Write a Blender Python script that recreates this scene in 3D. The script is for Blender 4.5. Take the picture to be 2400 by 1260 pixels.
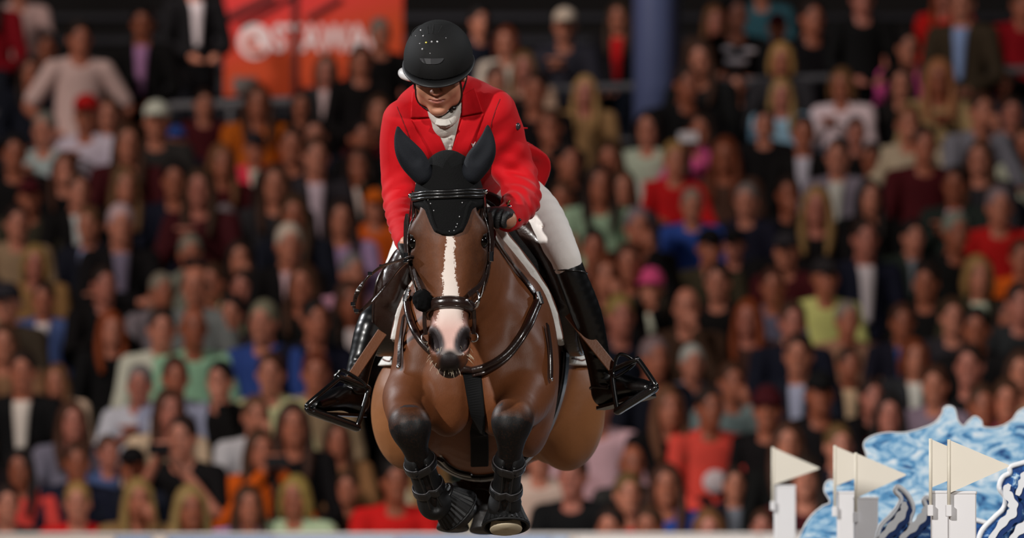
import bpy, math, random
import numpy as np
from mathutils import Vector, Matrix

for _o in list(bpy.data.objects):
    bpy.data.objects.remove(_o, do_unlink=True)
SC = bpy.context.scene
COL = SC.collection

# ------------------------------------------------------------------ camera
FPX = 16500.0          # focal length in pixels of the 2400x1260 frame
DIST = 22.0            # camera to the horse's forehead (world y = 0)
HC = 1.65              # camera height
HOR = 1093.0           # pixel row of the horizon
cd = bpy.data.cameras.new('camera')
cam = bpy.data.objects.new('camera', cd)
COL.objects.link(cam)
cam.location = (0, -DIST, HC)
cam.rotation_euler = (math.pi / 2, 0, 0)
cd.sensor_width = 36.0
cd.lens = FPX / 2400 * 36.0
cd.shift_x = 0.0
cd.shift_y = (HOR - 630.0) / 2400.0
cd.clip_start = 0.5
cd.clip_end = 400
cd.dof.use_dof = True
cd.dof.focus_distance = DIST + 0.12
cd.dof.aperture_fstop = cd.lens / 72.0
SC.camera = cam

# ------------------------------------------------------------------ world, floodlights, exposure
SC.view_settings.view_transform = 'Standard'
SC.view_settings.look = 'None'
SC.view_settings.exposure = 0.0
SC.view_settings.gamma = 1.0
SC.view_settings.use_curve_mapping = False
wd = bpy.data.worlds.new('night_sky')
SC.world = wd
wd.use_nodes = True
bg = wd.node_tree.nodes['Background']
bg.inputs[0].default_value = (0.30, 0.40, 0.62, 1)
bg.inputs[1].default_value = 0.006


def floodlight(name, loc, target, watt, angle, size, color=(1, .95, .88), blend=.6):
    ld = bpy.data.lights.new(name, 'SPOT')
    ld.energy = watt
    ld.spot_size = math.radians(angle)
    ld.spot_blend = blend
    ld.shadow_soft_size = size
    ld.color = color
    o = bpy.data.objects.new(name, ld)
    COL.objects.link(o)
    o.location = loc
    o.rotation_euler = (Vector(target) - Vector(loc)).to_track_quat('-Z', 'Y').to_euler()
    return o


floodlight('floodlight', (-27, -34, 24), (0, 2, 2), 84000, 27, .7, (1, .97, .93), blend=.5)
floodlight('floodlight', (20, -32, 22), (0, 2, 2), 34000, 27, .7, (1, .97, .93), blend=.5)
floodlight('floodlight', (-38, 20, 26), (-1, 1, 2), 60000, 30, .7, (.95, .97, 1))
floodlight('floodlight', (30, 16, 26), (0, 1, 2), 14000, 30, .7, (.95, .97, 1))
floodlight('floodlight', (-22, 2, 24), (-1, 25, 1.5), 25000, 60, 1.2, (1, .84, .76))
floodlight('floodlight', (24, 2, 26), (1, 25, 1.5), 6500, 60, 1.2, (1, .84, .76))
floodlight('added_banner_light', (-4.2, 30.3, 9.4), (-1.6, 34.3, 5.2), 900, 42, .2, (1, .9, .85), .8)  # added out-of-frame spot that only brightens the banner
floodlight('added_column_light', (-.4, 29.0, 9.4), (1.1, 32.3, 5.0), 260, 36, .2, (.9, .93, 1), .8)  # likewise an added, unseen spot, there to lift the column


# ------------------------------------------------------------------ pixel -> place at a known depth
def W(px, py, y=0.0):
    k = (DIST + y) / FPX
    return np.array([(px - 1200) * k, y, HC + (HOR - py) * k])


# ------------------------------------------------------------------ materials
MATS = {}


def rgb(r, g, b):
    f = lambda c: (c / 255 / 12.92) if c / 255 <= .04045 else ((c / 255 + .055) / 1.055) ** 2.4
    return (f(r), f(g), f(b), 1)


def mat(name, col, rough=.6, metal=0, bump=0, bscale=200, sheen=0, coat=0, spec=.5, vary=0, vscale=30, objcol=False):
    if name in MATS:
        return MATS[name]
    m = bpy.data.materials.new(name)
    m.use_nodes = True
    nt = m.node_tree
    N, L = nt.nodes, nt.links
    b = N['Principled BSDF']
    b.inputs['Base Color'].default_value = col
    b.inputs['Roughness'].default_value = rough
    b.inputs['Metallic'].default_value = metal
    b.inputs['Specular IOR Level'].default_value = spec
    if sheen:
        b.inputs['Sheen Weight'].default_value = sheen
        b.inputs['Sheen Roughness'].default_value = .4
    if coat:
        b.inputs['Coat Weight'].default_value = coat
        b.inputs['Coat Roughness'].default_value = .12
    tc = N.new('ShaderNodeTexCoord')
    src = None
    if objcol:
        oi = N.new('ShaderNodeObjectInfo')
        src = oi.outputs['Color']
        L.new(src, b.inputs['Base Color'])
    if vary:
        n = N.new('ShaderNodeTexNoise')
        n.inputs['Scale'].default_value = vscale
        n.inputs['Detail'].default_value = 4
        L.new(tc.outputs['Object'], n.inputs['Vector'])
        mr = N.new('ShaderNodeMapRange')
        mr.inputs['To Min'].default_value = 1 - vary
        mr.inputs['To Max'].default_value = 1 + vary
        L.new(n.outputs['Fac'], mr.inputs['Value'])
        mx = N.new('ShaderNodeMix')
        mx.data_type = 'RGBA'
        mx.blend_type = 'MULTIPLY'
        mx.inputs[0].default_value = 1
        if src is None:
            mx.inputs[6].default_value = col
        else:
            L.new(src, mx.inputs[6])
        L.new(mr.outputs[0], mx.inputs[7])
        L.new(mx.outputs[2], b.inputs['Base Color'])
    if bump:
        n2 = N.new('ShaderNodeTexNoise')
        n2.inputs['Scale'].default_value = bscale
        n2.inputs['Detail'].default_value = 3
        L.new(tc.outputs['Object'], n2.inputs['Vector'])
        bp = N.new('ShaderNodeBump')
        bp.inputs['Strength'].default_value = bump
        bp.inputs['Distance'].default_value = .01
        L.new(n2.outputs['Fac'], bp.inputs['Height'])
        L.new(bp.outputs[0], b.inputs['Normal'])
    MATS[name] = m
    return m


# ------------------------------------------------------------------ object helpers
def setprops(o, label=None, cat=None, group=None, kind=None):
    if label:
        o['label'] = label
    if cat:
        o['category'] = cat
    if group:
        o['group'] = group
    if kind:
        o['kind'] = kind
    return o


def thing(name, loc, label, cat, group=None):
    e = bpy.data.objects.new(name, None)
    e.empty_display_size = .1
    COL.objects.link(e)
    e.location = Vector([float(c) for c in loc])
    return setprops(e, label, cat, group)


def adopt(o, parent):
    o.parent = parent
    # parts are modelled in world coordinates, so a part's own frame is the world's
    off = parent.location if parent.parent is None else Vector((0, 0, 0))
    o.matrix_parent_inverse = Matrix.Translation(-off)


def mesh_np(name, V, F):
    """V (n,3), F (m,k) int array or list of lists"""
    me = bpy.data.meshes.new(name)
    V = np.asarray(V, np.float32)
    if isinstance(F, np.ndarray):
        m, k = F.shape
        me.vertices.add(len(V))
        me.vertices.foreach_set('co', V.ravel())
        me.loops.add(m * k)
        me.loops.foreach_set('vertex_index', F.astype(np.int32).ravel())
        me.polygons.add(m)
        me.polygons.foreach_set('loop_start', np.arange(0, m * k, k, dtype=np.int32))
        me.polygons.foreach_set('loop_total', np.full(m, k, np.int32))
        me.update(calc_edges=True)
        me.validate()
    else:
        me.from_pydata([tuple(float(c) for c in v) for v in V], [], F)
        me.update()
    return me


def link(name, me, m, parent=None, smooth=True):
    if m is not None:
        me.materials.append(m)
    if smooth and len(me.polygons):
        me.polygons.foreach_set('use_smooth', np.ones(len(me.polygons), bool))
    o = bpy.data.objects.new(name, me)
    COL.objects.link(o)
    if parent is not None:
        adopt(o, parent)
    return o


# ------------------------------------------------------------------ polygon collector
class MB:
    def __init__(s):
        s.v, s.f = [], []

    def add(s, V, F):
        n = len(s.v)
        s.v += [tuple(float(c) for c in p) for p in V]
        s.f += [[i + n for i in f] for f in F]
        return s

    def box(s, lo, hi, bev=0.0):
        x0, y0, z0 = lo
        x1, y1, z1 = hi
        if bev <= 0:
            V = [(x0, y0, z0), (x1, y0, z0), (x1, y1, z0), (x0, y1, z0), (x0, y0, z1), (x1, y0, z1), (x1, y1, z1), (x0, y1, z1)]
            return s.add(V, [[3, 2, 1, 0], [4, 5, 6, 7], [0, 1, 5, 4], [1, 2, 6, 5], [2, 3, 7, 6], [3, 0, 4, 7]])
        b = bev
        def ring(z, i):
            return [(x0 + b + i, y0 + i, z), (x1 - b - i, y0 + i, z), (x1 - i, y0 + b + i, z), (x1 - i, y1 - b - i, z),
                    (x1 - b - i, y1 - i, z), (x0 + b + i, y1 - i, z), (x0 + i, y1 - b - i, z), (x0 + i, y0 + b + i, z)]
        R = ring(z0, b * .5) + ring(z0 + b * .5, 0) + ring(z1 - b * .5, 0) + ring(z1, b * .5)
        F = [[7, 6, 5, 4, 3, 2, 1, 0], [24 + i for i in range(8)]]
        for r in range(3):
            for i in range(8):
                j = (i + 1) % 8
                F.append([r * 8 + i, r * 8 + j, r * 8 + 8 + j, r * 8 + 8 + i])
        return s.add(R, F)

    def sweep(s, pts, prof, normals=None, caps=True, closed=False):
        """pts (n,3); prof: list (n or 1) of lists of (a,b): a along side, b along normal"""
        pts = np.asarray(pts, float)
        n = len(pts)
        T = np.gradient(pts, axis=0)
        if closed:
            T = np.roll(pts, -1, 0) - np.roll(pts, 1, 0)
        T /= np.linalg.norm(T, axis=1)[:, None] + 1e-12
        if normals is None:
            ref = np.array([0, 0, 1.0]) if abs(T[0][2]) < .9 else np.array([0, 1.0, 0])
            nn = np.cross(np.cross(T[0], ref), T[0])
            normals = []
            for i in range(n):
                nn = nn - T[i] * (nn @ T[i])
                nn /= np.linalg.norm(nn) + 1e-12
                normals.append(nn.copy())
        normals = np.asarray(normals, float)
        V = []
        k = len(prof[0])
        for i in range(n):
            nm = normals[i] - T[i] * (normals[i] @ T[i])
            nm /= np.linalg.norm(nm) + 1e-12
            sd = np.cross(T[i], nm)
            for (a, b) in prof[i if len(prof) > 1 else 0]:
                V.append(pts[i] + sd * a + nm * b)
        F = []
        for i in range(n if closed else n - 1):
            i2 = (i + 1) % n
            for j in range(k):
                j2 = (j + 1) % k
                F.append([i * k + j, i * k + j2, i2 * k + j2, i2 * k + j])
        if caps and not closed:
            F.append(list(range(k))[::-1])
            F.append([(n - 1) * k + j for j in range(k)])
        return s.add(V, F)

    def tube(s, pts, r, k=8, closed=False):
        rr = r if hasattr(r, '__len__') else [r]
        prof = [[(q * math.cos(2 * math.pi * j / k), q * math.sin(2 * math.pi * j / k)) for j in range(k)] for q in rr]
        return s.sweep(pts, prof, closed=closed)

    def strap(s, pts, w, t, normals):
        h, g = w / 2, t / 2
        b = min(h, g) * .7
        p = [(-h, -g + b), (-h, g - b), (-h + b, g), (h - b, g), (h, g - b), (h, -g + b), (h - b, -g), (-h + b, -g)]
        return s.sweep(pts, [p], normals=normals)

    def ball(s, c, r, nu=10, nv=6):
        r = np.ones(3) * r
        V = [(c[0], c[1], c[2] + r[2])]
        for i in range(1, nv):
            a = math.pi * i / nv
            for j in range(nu):
                b = 2 * math.pi * j / nu
                V.append((c[0] + r[0] * math.sin(a) * math.cos(b), c[1] + r[1] * math.sin(a) * math.sin(b), c[2] + r[2] * math.cos(a)))
        V.append((c[0], c[1], c[2] - r[2]))
        F = [[0, 1 + j, 1 + (j + 1) % nu] for j in range(nu)]
        for i in range(nv - 2):
            for j in range(nu):
                F.append([1 + i * nu + j, 1 + (i + 1) * nu + j, 1 + (i + 1) * nu + (j + 1) % nu, 1 + i * nu + (j + 1) % nu])
        L = 1 + (nv - 2) * nu
        F += [[len(V) - 1, L + (j + 1) % nu, L + j] for j in range(nu)]
        return s.add(V, F)

    def plate(s, outline, thick, axis):
        """closed 2D-like outline of 3D points, thickened along axis vector"""
        o = np.asarray(outline, float)
        a = np.asarray(axis, float) * thick
        n = len(o)
        V = list(o) + list(o + a)
        F = [list(range(n))[::-1], list(range(n, 2 * n))]
        for i in range(n):
            j = (i + 1) % n
            F.append([i, j, n + j, n + i])
        return s.add(V, F)

    def build(s, name, m, parent=None, smooth=False):
        me = bpy.data.meshes.new(name)
        me.from_pydata(s.v, [], s.f)
        me.update()
        o = link(name, me, m, parent, smooth)
        return o


def spline(pts, n):
    """Catmull-Rom through rows of pts, n samples"""
    P = np.asarray(pts, float)
    Q = np.vstack([2 * P[0] - P[1], P, 2 * P[-1] - P[-2]])
    out = []
    for t in np.linspace(0, len(P) - 1, n):
        i = min(int(t), len(P) - 2)
        u = t - i
        a, b, c, d = Q[i], Q[i + 1], Q[i + 2], Q[i + 3]
        out.append(.5 * (2 * b + (c - a) * u + (2 * a - 5 * b + 4 * c - d) * u * u + (3 * b - a - 3 * c + d) * u ** 3))
    return np.array(out)


# ------------------------------------------------------------------ signed-distance modelling
def smin(a, b, k):
    if k <= 0:
        return np.minimum(a, b)
    h = np.clip(.5 + .5 * (b - a) / k, 0, 1)
    return b + (a - b) * h - k * h * (1 - h)


class SDF:
    def __init__(s, lo, hi, h):
        s.lo = np.array(lo, float)
        s.h = float(h)
        s.n = np.ceil((np.array(hi) - s.lo) / h).astype(int) + 1
        s.ax = [(s.lo[i] + h * np.arange(s.n[i])).astype(np.float32) for i in range(3)]
        s.D = np.full(s.n, .3, np.float32)

    def sl(s, lo, hi):
        a = np.clip(np.floor((np.array(lo) - s.lo) / s.h).astype(int), 0, s.n - 1)
        b = np.clip(np.ceil((np.array(hi) - s.lo) / s.h).astype(int) + 1, 1, s.n)
        return tuple(slice(int(x), int(y)) for x, y in zip(a, b))

    def xyz(s, sl):
        return s.ax[0][sl[0]][:, None, None], s.ax[1][sl[1]][None, :, None], s.ax[2][sl[2]][None, None, :]

    def comb(s, sl, d, k, sub):
        A = s.D[sl]
        if sub:
            s.D[sl] = -smin(-A, d, k)
        else:
            s.D[sl] = smin(A, d, k)

    def ell(s, c, r, R=None, k=.03, sub=False):
        c = np.asarray(c, float)
        r = np.asarray(r, float) * np.ones(3)
        m = (r.max() if R is not None else r) + k + 2 * s.h
        sl = s.sl(c - m, c + m)
        X, Y, Z = s.xyz(sl)
        x, y, z = X - c[0], Y - c[1], Z - c[2]
        if R is not None:
            R = np.asarray(R, float)   # columns = local axes
            x, y, z = [R[0, i] * x + R[1, i] * y + R[2, i] * z for i in range(3)]
        k0 = np.sqrt((x / r[0]) ** 2 + (y / r[1]) ** 2 + (z / r[2]) ** 2) + 1e-6
        k1 = np.sqrt((x / r[0] ** 2) ** 2 + (y / r[1] ** 2) ** 2 + (z / r[2] ** 2) ** 2) + 1e-6
        s.comb(sl, (k0 * (k0 - 1) / k1).astype(np.float32), k, sub)
        return s

    def tube(s, pts, rad, k=.03, side=(1, 0, 0), n=None, sub=False):
        """pts list of 3D points, rad list of r or (ru, rv); smooth swept ellipse"""
        P = np.asarray(pts, float)
        Rr = np.array([(q, q) if np.isscalar(q) else q for q in rad], float)
        if n is None:
            n = max(2, (len(P) - 1) * 5 + 1)
        if len(P) > 2:
            Q = spline(np.hstack([P, Rr]), n)
        else:
            Q = np.hstack([P, Rr])
        P, Rr = Q[:, :3], np.maximum(Q[:, 3:], .0015)
        m = Rr.max() + k + 2 * s.h
        big = s.sl(P.min(0) - m, P.max(0) + m)
        tmp = np.full(s.D[big].shape, .3, np.float32)
        o = np.array([b.start for b in big])
        side = np.asarray(side, float)
        for i in range(len(P) - 1):
            a, b = P[i], P[i + 1]
            L = np.linalg.norm(b - a)
            if L < 1e-6:
                continue
            t = (b - a) / L
            u = side - t * (side @ t)
            if np.linalg.norm(u) < 1e-3:
                u = np.cross(t, [0, 0, 1.0])
            u /= np.linalg.norm(u)
            v = np.cross(t, u)
            mm = max(Rr[i].max(), Rr[i + 1].max()) + k + 2 * s.h
            sl = s.sl(np.minimum(a, b) - mm, np.maximum(a, b) + mm)
            X, Y, Z = s.xyz(sl)
            x, y, z = X - a[0], Y - a[1], Z - a[2]
            w = x * t[0] + y * t[1] + z * t[2]
            q = np.clip(w / L, 0, 1)
            w = w - q * L
            cu = x * u[0] + y * u[1] + z * u[2]
            cv = x * v[0] + y * v[1] + z * v[2]
            ru = Rr[i, 0] + (Rr[i + 1, 0] - Rr[i, 0]) * q
            rv = Rr[i, 1] + (Rr[i + 1, 1] - Rr[i, 1]) * q
            rw = np.minimum(ru, rv)
            k0 = np.sqrt((cu / ru) ** 2 + (cv / rv) ** 2 + (w / rw) ** 2) + 1e-6
            k1 = np.sqrt((cu / ru ** 2) ** 2 + (cv / rv ** 2) ** 2 + (w / rw ** 2) ** 2) + 1e-6
            d = (k0 * (k0 - 1) / k1).astype(np.float32)
            s2 = tuple(slice(c.start - int(q0), c.stop - int(q0)) for c, q0 in zip(sl, o))
            tmp[s2] = smin(tmp[s2], d, .004)
        s.comb(big, tmp, k, sub)
        return s

    def sample(s, P):
        P = np.atleast_2d(P)
        g = (P - s.lo) / s.h
        g = np.clip(g, 0, s.n - 1.001)
        i = g.astype(int)
        f = g - i
        out = 0
        for dx in (0, 1):
            for dy in (0, 1):
                for dz in (0, 1):
                    w = (f[:, 0] if dx else 1 - f[:, 0]) * (f[:, 1] if dy else 1 - f[:, 1]) * (f[:, 2] if dz else 1 - f[:, 2])
                    out = out + w * s.D[i[:, 0] + dx, i[:, 1] + dy, i[:, 2] + dz]
        return out

    def grad(s, P):
        e = s.h * 1.2
        G = np.stack([s.sample(P + np.eye(3)[i] * e) - s.sample(P - np.eye(3)[i] * e) for i in range(3)], 1)
        return G / (np.linalg.norm(G, axis=1)[:, None] + 1e-9)

    def snap(s, P, off=0.0, it=14):
        P = np.array(np.atleast_2d(P), float)
        for _ in range(it):
            P = P - s.grad(P) * np.clip(s.sample(P) - off, -.02, .02)[:, None]
        return P, s.grad(P)

    def resample(s, lo, hi, h):
        t = SDF(lo, hi, h)
        X, Y, Z = np.meshgrid(*t.ax, indexing='ij')
        t.D = s.sample(np.stack([X.ravel(), Y.ravel(), Z.ravel()], 1)).reshape(t.D.shape).astype(np.float32)
        return t, X, Y, Z

    def mesh(s, smooth=2):
        D = s.D
        D[0], D[-1], D[:, 0], D[:, -1], D[:, :, 0], D[:, :, -1] = .3, .3, .3, .3, .3, .3
        I = D < 0
        c = I[:-1, :-1, :-1].astype(np.int8)
        for dx in (0, 1):
            for dy in (0, 1):
                for dz in (0, 1):
                    if dx + dy + dz:
                        c = c + I[dx:I.shape[0] - 1 + dx, dy:I.shape[1] - 1 + dy, dz:I.shape[2] - 1 + dz]
        act = np.argwhere((c > 0) & (c < 8))
        vid = np.full(c.shape, -1, np.int32)
        vid[act[:, 0], act[:, 1], act[:, 2]] = np.arange(len(act))
        P = np.zeros((len(act), 3))
        cnt = np.zeros(len(act))
        cor = np.array([[x, y, z] for x in (0, 1) for y in (0, 1) for z in (0, 1)])
        val = np.stack([D[act[:, 0] + q[0], act[:, 1] + q[1], act[:, 2] + q[2]] for q in cor], 1)
        for a in range(8):
            for b in range(a + 1, 8):
                if np.abs(cor[a] - cor[b]).sum() != 1:
                    continue
                va, vb = val[:, a], val[:, b]
                cr = (va < 0) != (vb < 0)
                t = np.where(cr, va / np.where(cr, va - vb, 1), 0)
                P += np.where(cr[:, None], cor[a] + t[:, None] * (cor[b] - cor[a]), 0)
                cnt += cr
        V = (act + P / cnt[:, None]) * s.h + s.lo
        F = []
        for ax in range(3):
            u, v = (ax + 1) % 3, (ax + 2) % 3
            A = [slice(None)] * 3
            B = [slice(None)] * 3
            A[ax], B[ax] = slice(0, -1), slice(1, None)
            ch = I[tuple(A)] != I[tuple(B)]
            e = np.argwhere(ch)
            e = e[(e[:, u] > 0) & (e[:, v] > 0) & (e[:, u] < I.shape[u] - 1) & (e[:, v] < I.shape[v] - 1)]
            du, dv = np.zeros(3, int), np.zeros(3, int)
            du[u], dv[v] = 1, 1
            q = [vid[tuple((e + o).T)] for o in (-du - dv, -dv, np.zeros(3, int), -du)]
            q = np.stack(q, 1)
            ins = I[tuple(e.T)]
            q[~ins] = q[~ins][:, ::-1]
            F.append(q)
        F = np.vstack(F)
        F = F[(F >= 0).all(1)]
        for it in range(smooth):
            acc = np.zeros_like(V)
            n = np.zeros(len(V))
            for j in range(4):
                a, b = F[:, j], F[:, (j + 1) % 4]
                for d in range(3):
                    acc[:, d] += np.bincount(a, V[b, d], len(V)) + np.bincount(b, V[a, d], len(V))
                n += np.bincount(a, minlength=len(V)) + np.bincount(b, minlength=len(V))
            V = V + (.5 if it % 2 == 0 else -.42) * (acc / np.maximum(n, 1)[:, None] - V)
        return V, F


def attr(me, name, vals):
    a = me.attributes.new(name, 'FLOAT', 'POINT')
    a.data.foreach_set('value', np.asarray(vals, np.float32))


def lerp(x, xs, ys):
    return np.interp(x, xs, ys)


def rotmat(rx=0, ry=0, rz=0):
    return np.array(Matrix.Rotation(rz, 3, 'Z') @ Matrix.Rotation(ry, 3, 'Y') @ Matrix.Rotation(rx, 3, 'X'))

# ================================================================== HORSE
def coat_material():
    m = bpy.data.materials.new('bay_coat')
    m.use_nodes = True
    N, L = m.node_tree.nodes, m.node_tree.links
    b = N['Principled BSDF']
    tc = N.new('ShaderNodeTexCoord')

    def noise(scale, detail=3, vec=None):
        n = N.new('ShaderNodeTexNoise')
        n.inputs['Scale'].default_value = scale
        n.inputs['Detail'].default_value = detail
        L.new(vec or tc.outputs['Object'], n.inputs['Vector'])
        return n

    def math_(op, a, bb):
        n = N.new('ShaderNodeMath')
        n.operation = op
        n.use_clamp = False
        for i, q in enumerate((a, bb)):
            if isinstance(q, (int, float)):
                n.inputs[i].default_value = q
            else:
                L.new(q, n.inputs[i])
        return n.outputs[0]

    def att(name):
        n = N.new('ShaderNodeAttribute')
        n.attribute_name = name
        return n.outputs['Fac']

    def mix(f, a, c):
        n = N.new('ShaderNodeMix')
        n.data_type = 'RGBA'
        n.clamp_factor = True
        L.new(f, n.inputs[0]) if not isinstance(f, float) else setattr(n.inputs[0], 'default_value', f)
        for i, q in ((6, a), (7, c)):
            if isinstance(q, tuple):
                n.inputs[i].default_value = q
            else:
                L.new(q, n.inputs[i])
        return n.outputs[2]
    mp = N.new('ShaderNodeMapping')
    mp.inputs['Scale'].default_value = (1, 1, .25)
    L.new(tc.outputs['Object'], mp.inputs['Vector'])
    hair = noise(420, 2, mp.outputs[0])
    big = noise(5, 3)
    col = mix(big.outputs['Fac'], rgb(90, 49, 26), rgb(124, 72, 40))
    col = mix(math_('MULTIPLY', hair.outputs['Fac'], .25), col, rgb(70, 36, 18))
    pale = att('pale')
    col = mix(pale, col, rgb(164, 110, 68))
    fine = noise(150, 3)
    dk = math_('ADD', att('dark'), math_('MULTIPLY', math_('SUBTRACT', fine.outputs['Fac'], .5), .35))
    col = mix(dk, col, rgb(6, 4, 4))
    bl = math_('ADD', att('blaze'), math_('MULTIPLY', math_('SUBTRACT', noise(190, 5).outputs['Fac'], .5), 4.5))
    bl = math_('MULTIPLY', bl, 2.0)
    col = mix(bl, col, rgb(226, 212, 203))
    col = mix(att('pink'), col, rgb(208, 160, 150))
    col = mix(att('grey'), col, rgb(62, 56, 58))
    col = mix(att('hole'), col, rgb(26, 18, 18))
    L.new(col, b.inputs['Base Color'])
    b.inputs['Roughness'].default_value = .50
    b.inputs['Specular IOR Level'].default_value = .27
    b.inputs['Sheen Weight'].default_value = .0
    musc = noise(9, 2)
    h = math_('ADD', math_('MULTIPLY', hair.outputs['Fac'], .05), musc.outputs['Fac'])
    bp = N.new('ShaderNodeBump')
    bp.inputs['Strength'].default_value = .35
    bp.inputs['Distance'].default_value = .02
    L.new(h, bp.inputs['Height'])
    L.new(bp.outputs[0], b.inputs['Normal'])
    return m


def cx(y):
    return -.122 + (y - .5) * .042


# head frame: poll, down along the face (S), out of the face (Fv)
HA = math.radians(13)
HO = W(1049, 385, .10)
HS = np.array([0.012, -math.sin(HA), -math.cos(HA)])
HS /= np.linalg.norm(HS)
HU = np.array([1, 0, .04])
HU -= HS * (HU @ HS)
HU /= np.linalg.norm(HU)
HF = np.cross(HU, HS)
if HF[1] > 0:
    HF = -HF
HR = np.stack([HU, HS, HF], 1)


def H(u, s, f):
    return HO + HU * u + HS * s + HF * f


def hloc(P):
    q = (np.atleast_2d(P) - HO) @ HR
    return q[:, 0], q[:, 1], q[:, 2]


HB = SDF((-.62, -.32, 1.36), (.42, 2.35, 2.72), .0065)
# trunk
tr = [(.50, 2.00, .16, .20), (.62, 2.03, .215, .30), (.80, 2.02, .245, .38), (1.05, 2.01, .275, .39),
      (1.35, 2.03, .295, .37), (1.6, 2.06, .29, .34), (1.85, 2.09, .25, .29), (2.02, 2.08, .16, .18)]
HB.tube([(cx(y), y, z) for y, z, a, b in tr], [(a, b) for y, z, a, b in tr], k=.03)
HB.ell((cx(.85), .85, 2.33), (.07, .34, .115), k=.08)
# neck
HB.tube([(cx(.62), .66, 2.10), (-.14, .48, 2.24), (-.165, .33, 2.36), (-.19, .18, 2.46)],
        [(.165, .30), (.125, .235), (.100, .185), (.085, .150)], k=.05)
HB.tube([(cx(.9), .85, 2.42), (-.15, .5, 2.50), (-.185, .22, 2.585)], [.035, .04, .04], k=.08)      # crest
# shoulders, chest
for s in (-1, 1):
    HB.ell((cx(.62) + s * .165, .64, 1.97), (.095, .20, .30), rotmat(.35, 0, -s * .15), k=.06)
    HB.ell((cx(.45) + s * .155, .47, 1.955), (.105, .115, .14), k=.06)
    HB.ell((cx(.42) + s * .080, .425, 1.895), (.090, .095, .15), k=.03)
    HB.tube([(cx(.5) + s * .10, .45, 2.14), (cx(.45) + s * .165, .42, 2.02), (cx(.5) + s * .19, .47, 1.88)], [.03, .035, .03], k=.05)
    # hind quarters
    HB.ell((cx(1.75) + s * .20, 1.74, 2.02), (.155, .30, .36), k=.07)
    HB.ell((cx(1.5) + s * .262, 1.47, 1.835), (.128, .19, .200), rotmat(.3, 0, 0), k=.05)
    HB.tube([(cx(1.7) + s * .25, 1.6, 1.84), (cx(1.9) + s * .19, 1.92, 1.76), (cx(2.1) + s * .13, 2.10, 1.735)], [.13, .085, .05], k=.05)
HB.tube([(cx(.42), .335, 2.12), (cx(.42), .335, 1.95), (cx(.42), .345, 1.80)], [.010, .016, .014], k=.03, sub=True)

# hind cannons and pasterns tucked below the belly
HIND = [[(cx(2.1) - .13, 2.10, 1.735), (-.13, 1.88, 1.62), W(1066, 1178, 1.74), W(1062, 1206, 1.69)],
        [(cx(2.1) + .13, 2.10, 1.735), (-.04, 1.88, 1.62), W(1130, 1178, 1.74), W(1138, 1210, 1.69)]]
for p in HIND:
    HB.tube(p, [.05, .034, .040, .032], k=.03)
# forelegs: shoulder, forearm, knee, cannon, fetlock, pastern
FL = [W(990, 900, .66), W(965, 942, .45), W(956, 972, .30), W(962, 1002, .215), W(974, 1052, .235), W(992, 1108, .28), W(1016, 1172, .335), W(1040, 1176, .395)]
FR = [W(1218, 890, .66), W(1226, 935, .45), W(1212, 962, .30), W(1200, 990, .215), W(1196, 1050, .235), W(1190, 1112, .28), W(1183, 1180, .335), W(1184, 1200, .38)]
for p in (FL, FR):
    HB.tube(p, [.105, .088, .066, .060, .040, .031, .039, .030], k=.035)
    HB.ell(p[3] + np.array([0, -.004, .008]), (.057, .050, .060), k=.03)
    HB.ell(p[1] + np.array([0, -.02, .03]), (.075, .12, .06), k=.05)
    # tendon behind cannon
    HB.tube([p[4] + np.array([0, .04, .01]), p[5] + np.array([0, .04, .01]), p[6] + np.array([0, .03, .01])], [.018, .016, .02], k=.02)
# small grooves on the right breast and elbow folds
for (a, b_, y0) in (((1226, 800), (1232, 835), .40), ((1205, 880), (1212, 902), .36)):
    HB.tube([W(a[0], a[1], y0), W(b_[0], b_[1], y0)], [.010, .010], k=.02, sub=True)

# head
HB.tube([H(0, .03, -.075), H(0, .12, -.060), H(0, .24, -.055), H(0, .36, -.055), H(0, .47, -.050), H(0, .56, -.050), H(0, .60, -.052)],
        [(.078, .085), (.094, .095), (.104, .095), (.084, .078), (.060, .064), (.058, .058), (.054, .052)], k=.03, side=HU)
HB.ell(H(0, .10, -.10), (.098, .13, .12), HR, k=.04)
for s in (-1, 1):
    HB.ell(H(s * .060, .27, -.155), (.052, .135, .105), HR, k=.045)          # cheek
    HB.tube([H(s * .035, .36, -.175), H(s * .03, .46, -.135), H(s * .015, .57, -.11)], [.036, .030, .028], k=.04)
    HB.tube([H(s * .070, .16, -.02), H(s * .098, .215, -.030), H(s * .100, .27, -.045)], [.022, .026, .018], k=.03)   # brow ridge
    HB.tube([H(s * .092, .30, -.055), H(s * .080, .40, -.065)], [.016, .010], k=.03)      # facial crest
    HB.ell(H(s * .090, .150, -.045), (.020, .025, .025), HR, k=.03, sub=True)             # hollow above the eye
    HB.ell(H(s * .118, .243, -.036), (.022, .024, .026), HR, k=.012, sub=True)            # eye socket
    # nostrils
    HB.ell(H(s * .046, .560, -.018), (.024, .048, .036), HR, k=.02)
    HB.ell(H(s * .020, .52, -.005), (.018, .06, .012), HR, k=.02)
HB.ell(H(0, .620, -.040), (.050, .034, .050), HR, k=.03)
HB.ell(H(0, .632, -.010), (.030, .020, .022), HR, k=.02)
HB.ell(H(0, .642, -.090), (.034, .026, .036), HR, k=.025)
HB.tube([H(-.05, .640, -.085), H(0, .652, -.035), H(.05, .640, -.085)], [.0035, .0035, .0035], k=.008, sub=True)
for s in (-1, 1):
    Rn = HR @ rotmat(0, 0, s * .30)
    HB.ell(H(s * .050, .572, .008), (.0155, .036, .040), Rn, k=.010, sub=True)
    HB.ell(H(s * .048, .575, -.02), (.012, .026, .03), Rn, k=.010, sub=True)

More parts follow.
